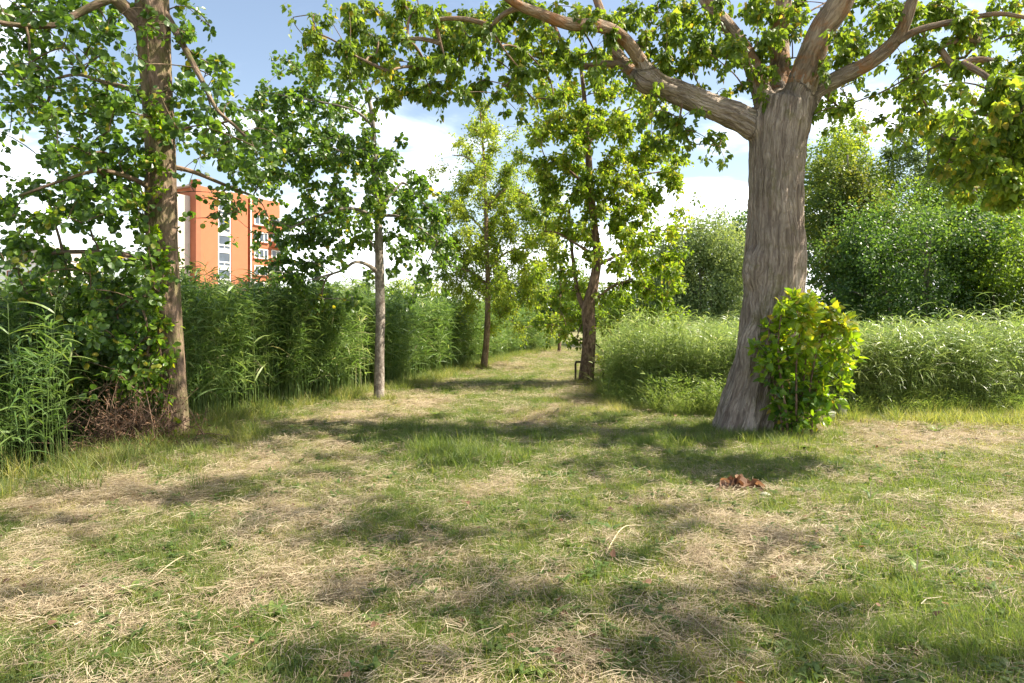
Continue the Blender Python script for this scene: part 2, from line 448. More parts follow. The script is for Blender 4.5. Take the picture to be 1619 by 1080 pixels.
M['brown_bark'] = bark_mat('brown_bark', (.29, .19, .13), (.09, .055, .038), scale=(20, 20, 7), bump=.01)
M['tan_bark'] = bark_mat('tan_bark', (.34, .24, .16), (.16, .105, .07), scale=(22, 22, 9), bump=.006)

# ------------------------------------------------------------------ terrain
BANK = np.array([(-2, -9.5), (0, -7.6), (3, -5.2), (5, -4.75), (6.5, -4.55), (7.5, -4.55), (9, -4.85), (12, -4.2), (13.5, -3.6), (18, -2.45), (25, -1.4), (32, -.1), (39, 1.6), (46, 3.6), (60, 9), (90, 25), (400, 180)])
def bank_x(y):
    return np.interp(y, BANK[:, 0], BANK[:, 1])
# patches where the mown grass is dry (photo pixel centre, half width, half height, weight)
DRY = [(120, 800, 150, 34, .9), (60, 870, 90, 30, .9), (440, 812, 110, 24, .9), (430, 930, 260, 26, .55), (120, 985, 160, 40, .5), (650, 945, 110, 30, .55),
       (640, 640, 70, 14, .6), (560, 650, 50, 16, .6), (840, 690, 46, 26, .6), (810, 730, 40, 14, .5), (880, 602, 26, 7, .9), (810, 580, 30, 8, .6), (935, 640, 60, 14, .6),
       (1200, 880, 170, 34, .8), (1340, 930, 260, 22, .7), (1090, 985, 90, 26, .5), (1480, 690, 190, 22, .9), (1560, 830, 110, 40, .6), (1290, 815, 60, 20, .6),
       (950, 862, 60, 12, .8), (700, 770, 160, 16, .55), (1330, 660, 60, 12, .6), (1180, 1045, 120, 30, .3), (480, 1050, 130, 26, .55), (1450, 1010, 60, 50, .4), (330, 700, 50, 20, .4)]
GREEN = [(720, 705, 95, 38, 1.0), (600, 830, 110, 50, .7), (800, 830, 120, 40, .5), (300, 850, 90, 40, .5), (1520, 1000, 140, 70, .8), (1390, 950, 120, 26, .6), (1040, 700, 90, 12, .6),
         (1480, 770, 110, 20, .6), (1250, 700, 60, 14, .5), (950, 780, 80, 20, .4), (820, 625, 90, 14, .4), (1330, 1040, 90, 30, .5), (800, 600, 60, 10, .4), (250, 660, 50, 20, .3), (1120, 740, 160, 16, .5)]
def px_of(x, y):
    y = np.maximum(y, .5)
    return CX+x*F/y, HY+EYE*F/y
def dryness(x, y):
    px, py = px_of(x, y)
    d = (fbm(x, y, .9, 2, 4)-.5)*1.7+(fbm(x, y, 3.4, 7, 3)-.5)*1.8+.27
    for cx, cy, rx, ry, w in DRY: d = d+w*.75*np.exp(-(((px-cx)/rx)**2+((py-cy)/ry)**2))
    for cx, cy, rx, ry, w in GREEN: d = d-w*.85*np.exp(-(((px-cx)/rx)**2+((py-cy)/ry)**2))
    return np.clip(d, 0, 1)
def height(x, y):
    h = .07*(fbm(x, y, .45, 1, 2)-.5)+.05*(fbm(x, y, 1.7, 4, 2)-.5)
    b = x-bank_x(y)                     # >0 on the mown side
    h = h-.62*sstep(-.3, -2.1, b)*(1-sstep(-9, -12, b))
    far = sstep(60, 110, np.hypot(x, y))
    return h*(1-far)

gx = np.concatenate([-np.geomspace(700, 14, 26)[:-1], np.arange(-14, 14.001, .14), np.geomspace(14, 700, 26)[1:]])
gy = np.concatenate([[-300, -80, -25, -10, -5, -2], np.arange(0, 20, .14), np.geomspace(20, 900, 70)])
GX, GY = np.meshgrid(gx, gy)
GZ = height(GX, GY)
nxg, nyg = len(gx), len(gy)
gi = (np.arange(nyg-1)[:, None]*nxg+np.arange(nxg-1)[None]).ravel()
gq = np.stack([gi, gi+1, gi+nxg+1, gi+nxg], -1)
gmat, t = new_mat('mown_ground')
N = t.nodes.new; L = t.links.new
o = N('ShaderNodeOutputMaterial'); p = N('ShaderNodeBsdfPrincipled'); p.inputs['Roughness'].default_value = .95; p.inputs['Specular IOR Level'].default_value = .1
a = N('ShaderNodeAttribute'); a.attribute_name = 'dry'  # dryness of the turf
geo = N('ShaderNodeNewGeometry')
n1 = N('ShaderNodeTexNoise'); n1.inputs['Scale'].default_value = 28; n1.inputs['Detail'].default_value = 8; n1.inputs['Roughness'].default_value = .75
n2 = N('ShaderNodeTexNoise'); n2.inputs['Scale'].default_value = 4; n2.inputs['Detail'].default_value = 6
L(geo.outputs['Position'], n1.inputs['Vector']); L(geo.outputs['Position'], n2.inputs['Vector'])
g1 = N('ShaderNodeMix'); g1.data_type = 'RGBA'; g1.inputs['A'].default_value = (.075, .095, .030, 1); g1.inputs['B'].default_value = (.17, .20, .065, 1)
s1 = N('ShaderNodeMix'); s1.data_type = 'RGBA'; s1.inputs['A'].default_value = (.17, .12, .075, 1); s1.inputs['B'].default_value = (.50, .40, .27, 1)
L(n1.outputs['Fac'], g1.inputs['Factor']); L(n1.outputs['Fac'], s1.inputs['Factor'])
sm = N('ShaderNodeMath'); sm.operation = 'ADD'; L(a.outputs['Fac'], sm.inputs[0])
ns = N('ShaderNodeMath'); ns.operation = 'SUBTRACT'; ns.inputs[1].default_value = .5; L(n2.outputs['Fac'], ns.inputs[0]); L(ns.outputs[0], sm.inputs[1])
fx = N('ShaderNodeMix'); fx.data_type = 'RGBA'; L(sm.outputs[0], fx.inputs['Factor']); L(g1.outputs['Result'], fx.inputs['A']); L(s1.outputs['Result'], fx.inputs['B'])
bmp = N('ShaderNodeBump'); bmp.inputs['Distance'].default_value = .03; L(n1.outputs['Fac'], bmp.inputs['Height'])
L(bmp.outputs[0], p.inputs['Normal'])
L(fx.outputs['Result'], p.inputs['Base Color']); L(p.outputs[0], o.inputs['Surface'])
ground = link('ground', mesh_np('ground', np.stack([GX, GY, GZ], -1), gq, gmat, {'dry': dryness(GX, GY).ravel()}, smooth=True))
tag(ground, 'mown meadow ground of green and dry grass with a path through it', kind='structure')

wm, t = new_mat('ditch_water')
N = t.nodes.new; L = t.links.new
o = N('ShaderNodeOutputMaterial'); p = N('ShaderNodeBsdfPrincipled')
p.inputs['Base Color'].default_value = (.02, .028, .018, 1); p.inputs['Roughness'].default_value = .06
nz = N('ShaderNodeTexNoise'); nz.inputs['Scale'].default_value = 5; nz.inputs['Detail'].default_value = 3
gg = N('ShaderNodeNewGeometry'); L(gg.outputs['Position'], nz.inputs['Vector'])
bb = N('ShaderNodeBump'); bb.inputs['Distance'].default_value = .02; bb.inputs['Strength'].default_value = .4; L(nz.outputs['Fac'], bb.inputs['Height']); L(bb.outputs[0], p.inputs['Normal'])
L(p.outputs[0], o.inputs['Surface'])
wy = np.linspace(-2, 60, 63)
wv = np.concatenate([np.stack([bank_x(wy)-1.0, wy, 0*wy-.34], -1), np.stack([bank_x(wy)-11.5, wy, 0*wy-.34], -1)])
k = len(wy); wi = np.arange(k-1)
water = link('water', mesh_np('water', wv, np.stack([wi+k, wi, wi+1, wi+k+1], -1), wm))
tag(water, 'still ditch water glinting behind the reeds', kind='structure')

# ------------------------------------------------------------------ scatter (instanced ground cover)
def scatter(name, protos, pts, rot, scl, vi, itint, label):
    col = bpy.data.collections.new(name+'_pieces')
    for i, me in enumerate(protos):
        col.objects.link(bpy.data.objects.new(f'{name}_{i:02d}', me))
    me = bpy.data.meshes.new(name)
    me.vertices.add(len(pts)); me.vertices.foreach_set('co', np.asarray(pts, np.float32).ravel())
    for n_, a_, ty in (('rot', rot, 'FLOAT_VECTOR'), ('scl', scl, 'FLOAT_VECTOR'), ('vi', vi, 'INT'), ('itint', itint, 'FLOAT')):
        at_ = me.attributes.new(n_, ty, 'POINT')
        at_.data.foreach_set('vector' if ty == 'FLOAT_VECTOR' else 'value', np.asarray(a_, np.int32 if ty == 'INT' else np.float32).ravel())
    ob = link(name, me)
    tag(ob, label, kind='stuff')
    ng = bpy.data.node_groups.new(name+'_nodes', 'GeometryNodeTree')
    ng.interface.new_socket('Geometry', in_out='INPUT', socket_type='NodeSocketGeometry')
    ng.interface.new_socket('Geometry', in_out='OUTPUT', socket_type='NodeSocketGeometry')
    N = ng.nodes.new; L = ng.links.new
    gi_ = N('NodeGroupInput'); go = N('NodeGroupOutput'); ip = N('GeometryNodeInstanceOnPoints')
    ci = N('GeometryNodeCollectionInfo'); ci.inputs['Collection'].default_value = col
    ci.inputs['Separate Children'].default_value = True; ci.inputs['Reset Children'].default_value = True
    def na(n_, ty):
        q = N('GeometryNodeInputNamedAttribute'); q.data_type = ty; q.inputs['Name'].default_value = n_
        return q.outputs['Attribute']
    L(gi_.outputs[0], ip.inputs['Points']); L(ci.outputs[0], ip.inputs['Instance'])
    ip.inputs['Pick Instance'].default_value = True
    L(na('vi', 'INT'), ip.inputs['Instance Index']); L(na('rot', 'FLOAT_VECTOR'), ip.inputs['Rotation']); L(na('scl', 'FLOAT_VECTOR'), ip.inputs['Scale'])
    L(ip.outputs[0], go.inputs[0])
    md = ob.modifiers.new('scatter', 'NODES'); md.node_group = ng
    return ob

def scat(name, protos, x, y, scl, tint, label, tilt=.12, zoff=0., rotz=None, zs=None):
    n = len(x)
    rz = rng.uniform(0, 6.283, n) if rotz is None else rotz
    rot = np.stack([rng.normal(0, tilt, n), rng.normal(0, tilt, n), rz], -1)
    s = np.stack([scl, scl, scl if zs is None else zs], -1)
    return scatter(name, protos, np.stack([x, y, height(x, y)+zoff], -1), rot, s, rng.integers(0, len(protos), n), tint, label)

def grass_clump(nb, rad, hmin, hmax, w, spread=.5, tint=(0, .5)):
    a = rng.uniform(0, 6.283, nb); r = rad*np.sqrt(rng.random(nb))
    P = np.stack([r*np.cos(a), r*np.sin(a), -.01+0*a], -1)
    b = rng.uniform(0, 6.283, nb); lean = rng.uniform(.05, spread, nb)
    D = np.stack([lean*np.cos(b), lean*np.sin(b), 1+0*b], -1); D = unit(D)
    G = np.stack([np.cos(b)*lean*.7, np.sin(b)*lean*.7, -rng.uniform(.1, .5, nb)*(.4+lean)], -1)
    return mesh_np('grass_clump', *ribbons(P, D, G, rng.uniform(hmin, hmax, nb), w*rng.uniform(.7, 1.3, nb), rng.uniform(*tint, nb), segs=3, prof='grass')[:2],
                   M['grass'], {'tint': np.repeat(rng.uniform(*tint, nb), 8)})

def straw_clump(nb, rad, l0, l1, w, mat='straw', bias=.7):
    a = rng.uniform(0, 6.283, nb); r = rad*np.sqrt(rng.random(nb))
    P = np.stack([r*np.cos(a), r*np.sin(a), rng.uniform(.003, .035, nb)], -1)
    b = rng.normal(0, bias, nb)+math.pi*(rng.random(nb) < .5)
    L_ = rng.uniform(l0, l1, nb)
    D = np.stack([np.cos(b), np.sin(b), rng.normal(.05, .12, nb)], -1)
    P = P-D*L_[:, None]*.5; P[:, 2] = np.abs(P[:, 2])+.004
    c = rng.normal(0, .25, nb)
    G = np.stack([-np.sin(b)*c, np.cos(b)*c, -np.abs(rng.normal(0, .06, nb))], -1)
    S = unit(np.stack([-np.sin(b), np.cos(b), rng.normal(0, .35, nb)], -1))
    V, T, A_ = ribbons(P, D, G, L_, w*rng.uniform(.6, 1.4, nb), rng.uniform(0, .6, nb), segs=2, prof='straw', side=S)
    return mesh_np('straw_clump', V, T, M[mat], A_)

def sample_view(dens, ymin, ymax, power, y0, wfac=.83, pad=1.6):
    """points in the visible wedge, denser near the camera"""
    ys = np.linspace(ymin, ymax, 400)
    rho = dens*np.minimum(1, (y0/ys)**power)
    wd = 2*(wfac*ys+pad)
    cdf = np.cumsum(rho*wd); tot = cdf[-1]*(ys[1]-ys[0])
    n = int(tot)
    y = np.interp(rng.random(n), cdf/cdf[-1], ys)
    x = rng.uniform(-1, 1, n)*(wfac*y+pad)
    return x, y

green_p = [grass_clump(26, .085, .025, .085, .0036, 1.1) for _ in range(6)]
straw_p = [straw_clump(30, .11, .03, .11, .0025, bias=1.2) for _ in range(6)]
def in_meadow(x, y):
    b = x-bank_x(y)
    return b > .0
x, y = sample_view(620, 2.2, 46, 1.35, 4.0)
keep = in_meadow(x, y); x, y = x[keep], y[keep]
dr = dryness(x, y)
g = rng.random(len(x)) > dr*.80
gxx, gyy, gd = x[g], y[g], dr[g]
sfar = 1+np.clip(gyy-5, 0, 40)*.045
scat('grass', green_p, gxx, gyy, rng.uniform(.7, 1.35, len(gxx))*sfar, np.clip(gd*.45+.08+rng.normal(0, .12, len(gxx)), -.2, .6), 'short mown green grass mixed through the whole meadow', tilt=.2,
     zs=rng.uniform(.6, 1.25, len(gxx))*(1+(.5*(1-gd))*sstep(.55, .2, gd))*np.sqrt(sfar))
x, y = sample_view(300, 2.2, 46, 1.35, 4.0)
keep = in_meadow(x, y); x, y = x[keep], y[keep]
dr = dryness(x, y)
g = rng.random(len(x)) < .27+dr*.48
x, y, dr = x[g], y[g], dr[g]
sfar = 1+np.clip(y-5, 0, 40)*.045
dirf = vnoise(x*.5, y*.5, 3)*9
scat('dry_straw', straw_p, x, y, rng.uniform(.7, 1.4, len(x))*sfar, rng.normal(.12, .14, len(x)), 'loose dry straw of cut grass lying over the meadow', tilt=.10,
     zoff=.006+.03*dr*rng.random(len(x)), rotz=dirf+rng.normal(0, .5, len(x)))

# small broad leaved herbs and fallen leaves in the turf
def rosette():
    n = 12; a = rng.uniform(0, 6.283, n); up = rng.uniform(.2, .9, n)
    D = unit(np.stack([np.cos(a), np.sin(a), up], -1)); G = np.stack([np.cos(a)*.1, np.sin(a)*.1, -.4+0*a], -1)
    V, T, A_ = ribbons(np.zeros((n, 3))+rng.normal(0, .012, (n, 3)), D, G, rng.uniform(.03, .065, n), rng.uniform(.010, .022, n), rng.uniform(0, .25, n), 3, side=np.stack([-np.sin(a), np.cos(a), 0*a], -1))
    V[:, 2] = np.maximum(V[:, 2], .002)+.01
    return mesh_np('rosette', V, T, M['grass'], A_)
ros_p = [rosette() for _ in range(4)]
x, y = sample_view(40, 2.2, 22, 1.2, 4.0); k_ = in_meadow(x, y) & (vnoise(x*1.1, y*1.1, 21) > .42); x, y = x[k_], y[k_]
scat('clover', ros_p, x, y, rng.uniform(.6, 1.5, len(x)), rng.normal(-.02, .06, len(x)), 'small broad leaved herbs dotted through the short turf', zoff=.015)
x, y = sample_view(7, 2.3, 22, 1.0, 4.0); k_ = in_meadow(x, y); x, y = x[k_], y[k_]; n = len(x)
V, T, A_ = leaves_np(np.stack([x, y, height(x, y)+rng.uniform(.03, .06, n)], -1), unit(rand_dir(n, .3)), unit(rand_dir(n)*.6+np.array([0, 0, 1.])), rng.uniform(.025, .06, n), T_DELTA, rng.random(n))
tag(link('fallen_leaves', mesh_np('fallen_leaves', V, T, M['dead_leaf'], A_)), 'fallen brown leaves scattered thinly over the turf', kind='stuff')

# longer tufts of uncut grass
tuft_p = [grass_clump(46, .09, .10, .24, .0060, .55, (0, .45)) for _ in range(4)]
edge_p = [grass_clump(40, .14, .18, .50, .0080, .6, (.1, .6)) for _ in range(4)]
tx, ty, ts, tt = [], [], [], []
def tufts(px, py, rx, ry, n, s=1., tint=.1):
    q = rng.normal(size=(n, 2))*.55
    pxs, pys = px+q[:, 0]*rx, np.maximum(py+q[:, 1]*ry, 555)
    d = EYE*F/(pys-HY)
    tx.extend((pxs-CX)*d/F); ty.extend(d); ts.extend(s*rng.uniform(.6, 1.3, n)); tt.extend(tint+rng.normal(0, .12, n))
tufts(715, 715, 100, 30, 150, 1.05, .0); tufts(590, 835, 60, 35, 40, .6); tufts(1520, 1010, 130, 60, 110, .6, .1); tufts(1390, 945, 110, 16, 60, .55)
tufts(1040, 700, 110, 12, 90, .8, .05); tufts(290, 725, 90, 22, 70, .9, .25); tufts(1250, 708, 60, 12, 40, .8, .15); tufts(350, 690, 60, 24, 60, 1.1, .3)
tufts(1180, 700, 60, 8, 40, .9, .1); tufts(1060, 850, 90, 30, 40, .5, .1); tufts(1230, 1010, 260, 40, 90, .5, .1); tufts(800, 870, 300, 60, 70, .45, .05)
tufts(300, 860, 120, 40, 50, .5, .1); tufts(900, 650, 110, 18, 60, .6, .3); tufts(1540, 670, 120, 8, 90, 1.1, .4); tufts(1375, 800, 30, 30, 14, .8, .1)
def ring(px, py, d, r, n, s=.7, tint=.15):
    c_ = at(px, py, d); a_ = rng.uniform(0, 6.283, n); q = r*(1+.5*np.abs(rng.normal(0, 1, n)))
    tx.extend(c_[0]+q*np.cos(a_)); ty.extend(d+q*np.sin(a_)); ts.extend(s*rng.uniform(.5, 1.3, n)); tt.extend(tint+rng.normal(0, .15, n))
ring(1172, 690, 9.75, .46, 110, .75); ring(1265, 690, 9.2, .35, 80, .85, .2); ring(277, 700, 9.0, .22, 60, .9, .3); ring(599, 635, 13.5, .14, 24, .9, .3); ring(926, 608, 17.4, .24, 30, .9, .4); ring(765, 583, 23.8, .16, 20, 1., .4)
ring(1331, 664, 10.9, .12, 16, 1.0, .3); ring(1306, 664, 10.9, .16, 16, .9, .3)
scat('grass_tufts', tuft_p, np.array(tx), np.array(ty), np.array(ts)*(1+np.clip(np.array(ty)-6, 0, 30)*.02), np.clip(np.array(tt), -.1, .5), 'longer uncut tufts of grass scattered over the meadow')
# rough grass along both reed edges
yy = rng.uniform(5, 44, 1500)**1.0; xx = bank_x(yy)+rng.normal(.02, .30, len(yy))
scat('bank_grass', edge_p, xx, yy, rng.uniform(.3, .95, len(xx)), rng.normal(.14, .24, len(xx)), 'rough long grass along the foot of the left reeds')

# ------------------------------------------------------------------ reeds
def reed_mesh(ns, rad, h0, h1, lw=.031, leaves=14, lean=.12, mat='reed', dens_top=.25):
    parts = []
    for _ in range(ns):
        a = random.uniform(0, 6.283); r = rad*math.sqrt(random.random())
        H = random.uniform(h0, h1); la = random.uniform(0, 6.283)
        b = np.array([r*math.cos(a), r*math.sin(a), -.25])
        ln = np.array([math.cos(la), math.sin(la), 0])*random.uniform(0, lean)+np.array([-.06, 0, 0])
        top = b+np.array([0, 0, H+.25])+ln*H
        mid = b+np.array([0, 0, (H+.25)*.5])+ln*H*.25
        V, T, A_ = bez_tubes([b], [mid], [top], [.007], [.002], 3, 3)
        parts.append((V, T, {'tint': np.full(len(V), random.uniform(.3, .62))}))
        n = leaves
        tz = dens_top+(1-dens_top)*np.sort(rng.random(n))**.8
        tq = tz[:, None]
        P = b*(1-tq)**2+2*mid*tq*(1-tq)+top*tq*tq
        hd = random.uniform(0, 6.283)+np.arange(n)*math.pi+rng.normal(0, .7, n)
        up = rng.uniform(.5, 1.5, n)
        D = unit(np.stack([np.cos(hd), np.sin(hd), up], -1))
        G = np.stack([np.cos(hd)*.15-.10, np.sin(hd)*.15, -rng.uniform(.3, 1.0, n)], -1)
        Ln = rng.uniform(.34, .68, n)*(.55+.45*np.sin(np.pi*np.clip(tz, .1, .95)))*H/2.2
        V, T, A_ = ribbons(P, D, G, Ln, lw*rng.uniform(.7, 1.25, n), rng.uniform(.05, .62, n)+.4*(rng.random(n) < .05), segs=4)
        parts.append((V, T, A_))
    V, T, A_ = cat_parts(parts)
    return mesh_np('reed_clump', V, T, M[mat], A_, smooth=True)
reed_p = [reed_mesh(6, .22, 1.75, 2.4) for _ in range(7)]
# left bed along the ditch
yy = rng.uniform(4.5, 46, 5200); off = rng.uniform(0, 1, len(yy))**.8*3.6
keep = (rng.random(len(yy)) < 1.1-.55*(yy/46)) & ~((yy < 9.6) & (off < 1.3) & (yy > 7.2))
yy, off = yy[keep], off[keep]
xx = bank_x(yy)-.12-off+.25*(vnoise(yy*.7, 0*yy, 2)-.5)
keep = ~((yy < 7.4) & (xx > -4.55-(7.4-yy)*.1))
xx, yy = xx[keep], yy[keep]
kp_ = (yy > 8.2) | (rng.random(len(yy)) < .38)
xx, yy = xx[kp_], yy[kp_]
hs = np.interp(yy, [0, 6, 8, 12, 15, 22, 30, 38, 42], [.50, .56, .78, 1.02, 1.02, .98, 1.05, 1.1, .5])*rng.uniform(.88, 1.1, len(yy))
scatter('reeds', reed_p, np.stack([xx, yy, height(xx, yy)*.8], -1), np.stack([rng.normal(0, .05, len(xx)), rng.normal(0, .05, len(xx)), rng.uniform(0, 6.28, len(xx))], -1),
        np.stack([hs, hs, hs*(1+.15*sstep(0, -.5, height(xx, yy)))], -1), rng.integers(0, 7, len(xx)), rng.normal(.0, .12, len(xx))+.12*vnoise(yy*1.1, xx, 8)-.18*(yy < 8.2), 'dense green reeds lining the ditch left of the path')  # nearest reeds tinted darker to stand in for shade
# right bed
reed_p2 = [reed_mesh(6, .24, 1.25, 1.75, .020, 15, .3, mat='reed_pale') for _ in range(6)]
n = 9000
px_ = rng.uniform(935, 1760, n); dd = 11.4+42*rng.random(n)**1.9
xx = (px_-CX)*dd/F; yy = dd
front = np.interp(xx, [1, 1.7, 2.6, 3.6, 5.0, 6, 9, 14, 30], [18, 14.5, 12.9, 12.1, 11.5, 11.3, 11.9, 13.2, 16])
keep = (yy > front+.5*(vnoise(xx*1.3, 0*xx, 5)-.5)) & (xx > np.interp(yy, [12, 15, 17.4, 19, 32, 45, 60], [1.8, 2.3, 2.75, 3.0, 4.0, 6, 10]))
xx, yy = xx[keep], yy[keep]
hs = rng.uniform(.62, 1.34, len(xx))*(.62+.32*vnoise(xx*.6, yy*.6, 12))
scatter('reed_bed', reed_p2, np.stack([xx, yy, 0*xx], -1), np.stack([rng.normal(0, .08, len(xx)), rng.normal(0, .08, len(xx)), rng.uniform(0, 6.28, len(xx))], -1),
        np.stack([hs, hs, hs], -1), rng.integers(0, 6, len(xx)), rng.normal(.08, .12, len(xx)), 'pale green reeds behind and beside the big poplar')
# herbs in front of the right bed
def herb_mesh():
    n = 90
    a = rng.uniform(0, 6.283, n); r = .2*np.sqrt(rng.random(n))
    z = rng.uniform(.05, .55, n)
    P = np.stack([r*np.cos(a), r*np.sin(a), z], -1)
    A_ = unit(np.stack([np.cos(a), np.sin(a), rng.normal(.5, .4, n)], -1))
    V1 = leaves_np(P, A_, rand_dir(n)+np.array([0, 0, 1.2]), rng.uniform(.05, .10, n), T_NARROW, rng.uniform(0, .7, n))
    m = 44
    b = rng.uniform(0, 6.283, m)
    Q = np.stack([.1*np.cos(b), .1*np.sin(b), 0*b], -1)
    D = unit(np.stack([.25*np.cos(b), .25*np.sin(b), 1+0*b], -1))
    V2 = ribbons(Q, D, np.stack([.3*np.cos(b), .3*np.sin(b), -.35+0*b], -1), rng.uniform(.25, .8, m), np.full(m, .0065), rng.uniform(.1, .8, m), 4)
    V, T, A2 = cat_parts([V1, V2])
    return mesh_np('herb_clump', V, T, M['herb'], A2)
herb_p = [herb_mesh() for _ in range(5)]
n = 1000
xx = rng.uniform(1.5, 10.5, n); fr = np.interp(xx, [1, 1.7, 2.6, 3.6, 5.0, 6, 9, 14], [18, 13.0, 11.4, 11.0, 11.0, 11.0, 11.6, 13.5])
yy = fr+rng.random(n)**1.6*np.interp(xx, [1.5, 3.2, 5, 10], [4.0, 2.6, 1.5, 1.3])
okh = xx > np.interp(yy, [11, 12, 15, 17.4, 20], [1.6, 1.75, 2.2, 2.7, 3.1])+rng.normal(0, .07, n)
xx, yy, fr = xx[okh], yy[okh], fr[okh]; n = len(xx)
hs = rng.uniform(.6, 1.1, n)*np.interp(yy-fr, [0, .5, 2], [.5, 1.05, 1.35])*(.7+.6*vnoise(xx*2.2, yy*2.2, 4))
scat('herbs', herb_p, xx, yy, hs, rng.normal(.1, .15, n), 'mixed leafy weeds and grasses in front of the right reeds')
n = 480
xx = rng.uniform(3.6, 11, n); yy = np.interp(xx, [3.6, 5, 6, 9, 11], [10.9, 10.9, 10.8, 11.3, 12])+rng.normal(.1, .42, n)
scat('meadow_edge', edge_p, xx, yy, rng.uniform(.15, .85, n), rng.normal(.30, .32, n), 'yellowing long grass at the foot of the right reeds')
n = 500
xx = rng.normal(1.85, .3, n)+0; yy = rng.uniform(11.6, 19, n)
xx = np.interp(yy, [11, 15, 17.4, 19], [1.7, 2.15, 2.6, 2.9])+rng.normal(0, .22, n)
scat('path_edge', edge_p, xx, yy, rng.uniform(.25, .6, n), rng.normal(.4, .2, n), 'straw coloured long grass beside the path by the forked tree')

# ------------------------------------------------------------------ trees
def grow(limbs, blobs, twig_r=.0045):
    """attach every leaf cluster to the nearest bit of wood; returns bezier pieces with radii"""
    pos = [p for l in limbs for p in l]; par = [-1]*len(pos)
    pos = list(map(np.array, pos))
    C = np.array([b[0] for b in blobs])
    Pn = np.array(pos)
    dist = np.min(np.linalg.norm(C[:, None]-Pn[None], axis=2), axis=1)
    order = np.argsort(dist)
    arr = np.zeros((len(pos)+len(C)*2, 3)); arr[:len(pos)] = Pn; cnt = len(pos)
    par = np.full(len(arr), -1); segs = []
    for i in order:
        c = C[i]
        dv = c-arr[:cnt]
        dd = np.linalg.norm(dv, axis=1)+.35*np.maximum(0, -dv[:, 2])
        j = int(np.argmin(dd))
        s = arr[j]
        m = (s+c)/2+rng.normal(0, .10, 3)*dd[j]+np.array([0, 0, .12*dd[j]])
        q1 = .25*s+.5*m+.25*c
        arr[cnt] = q1; par[cnt] = j; arr[cnt+1] = c; par[cnt+1] = cnt
        segs.append((j, cnt, cnt+1, s, m, c)); cnt += 2
    w = np.zeros(cnt)
    for (j, a_, b_, *_r) in reversed(segs):
        w[b_] += 1; w[a_] = w[b_]+w[a_]
        k_ = j
        w[k_] += w[a_]
    P0 = np.array([s[3] for s in segs]); P1 = np.array([s[4] for s in segs]); P2 = np.array([s[5] for s in segs])
    r0 = np.array([twig_r*math.sqrt(max(w[s[1]], 1))+.002 for s in segs]); r1 = np.array([twig_r*math.sqrt(max(w[s[2]], 1))*.8 for s in segs])
    return P0, P1, P2, r0, r1

def blob_leaves(blobs, size, per_twig=9, droop=.5, flat=.0, hang=.55, twig_r=.0028):
    """leafy sprays: every cluster is a handful of twigs that carry the leaves"""
    C, R, n, off = [], [], [], []
    for c, r, k_, tt_ in blobs:
        m = max(1, int(round(k_/per_twig)))
        C.append(np.repeat(c[None], m, 0)); R.append(np.repeat(np.asarray(r)[None], m, 0)); off.append(np.full(m, tt_))
    C, R, off = np.concatenate(C), np.concatenate(R), np.concatenate(off)
    m = len(C)
    S = C+rand_dir(m)*R*.35*rng.random((m, 1))
    dv = rand_dir(m)
    E = C+dv*R*(rng.random((m, 1))**.5)*1.15
    Ln = np.linalg.norm(E-S, axis=1, keepdims=True)
    E = E+np.array([0, 0, -1.])*Ln*droop*.45
    Mi = (S+E)/2+np.array([0, 0, 1.])*Ln*droop*.35+rand_dir(m)*Ln*.1
    t_ = rng.random((m, per_twig))**.8
    t3 = t_[..., None]
    Pp = S[:, None]*(1-t3)**2+2*Mi[:, None]*t3*(1-t3)+E[:, None]*t3*t3
    Dp = unit(2*(1-t3)*(Mi-S)[:, None]+2*t3*(E-Mi)[:, None])
    Pp = Pp.reshape(-1, 3); Dp = Dp.reshape(-1, 3)
    q = rand_dir(len(Pp))
    A_ = unit(Dp*.55+q*.75+np.array([0, 0, -hang]))
    Pp = Pp+q*size*.45
    Nn = unit(rand_dir(len(Pp))+np.array([0, 0, flat]))
    sz = size*rng.uniform(.55, 1.2, len(Pp))
    ti = np.clip(np.repeat(off, per_twig)+rng.normal(.45, .2, len(Pp)), 0, .95)
    ti = np.where(rng.random(len(Pp)) < .02, 1.0, ti)
    tw = bez_tubes(S, Mi, E, np.full(m, twig_r), np.full(m, twig_r*.4), 3, 3)
    return Pp, A_, Nn, sz, ti, tw

LEAF_MESH = {}
def leaf_objects(parent, P, A_, N_, S_, ti, tmpl, mat, key):
    """the leaves that show largest, one object each, sharing a few meshes"""
    if key not in LEAF_MESH:
        LEAF_MESH[key] = []
        for k_ in range(6):
            tv = tmpl[0].copy(); tv[:, 2] *= 1+.6*k_/5
            LEAF_MESH[key].append(mesh_np('leaf', tv, tmpl[1], M[mat], {'tint': np.full(len(tv), .1+.16*k_)}))
    A1, B1, C1 = leaf_frames(A_, N_)
    inv = Matrix.Translation(-Vector(parent.location))
    for i in range(len(P)):
        me = LEAF_MESH[key][int(np.clip((ti[i]-.1)/.16+.5, 0, 5))]
        ob = bpy.data.objects.new('leaf', me)
        s = float(S_[i])
        m = Matrix(((A1[i][0]*s, B1[i][0]*s, C1[i][0]*s, P[i][0]), (A1[i][1]*s, B1[i][1]*s, C1[i][1]*s, P[i][1]),
                    (A1[i][2]*s, B1[i][2]*s, C1[i][2]*s, P[i][2]), (0, 0, 0, 1)))
        sc.collection.objects.link(ob)
        ob.parent = parent; ob.matrix_parent_inverse = inv
        ob.matrix_basis = m

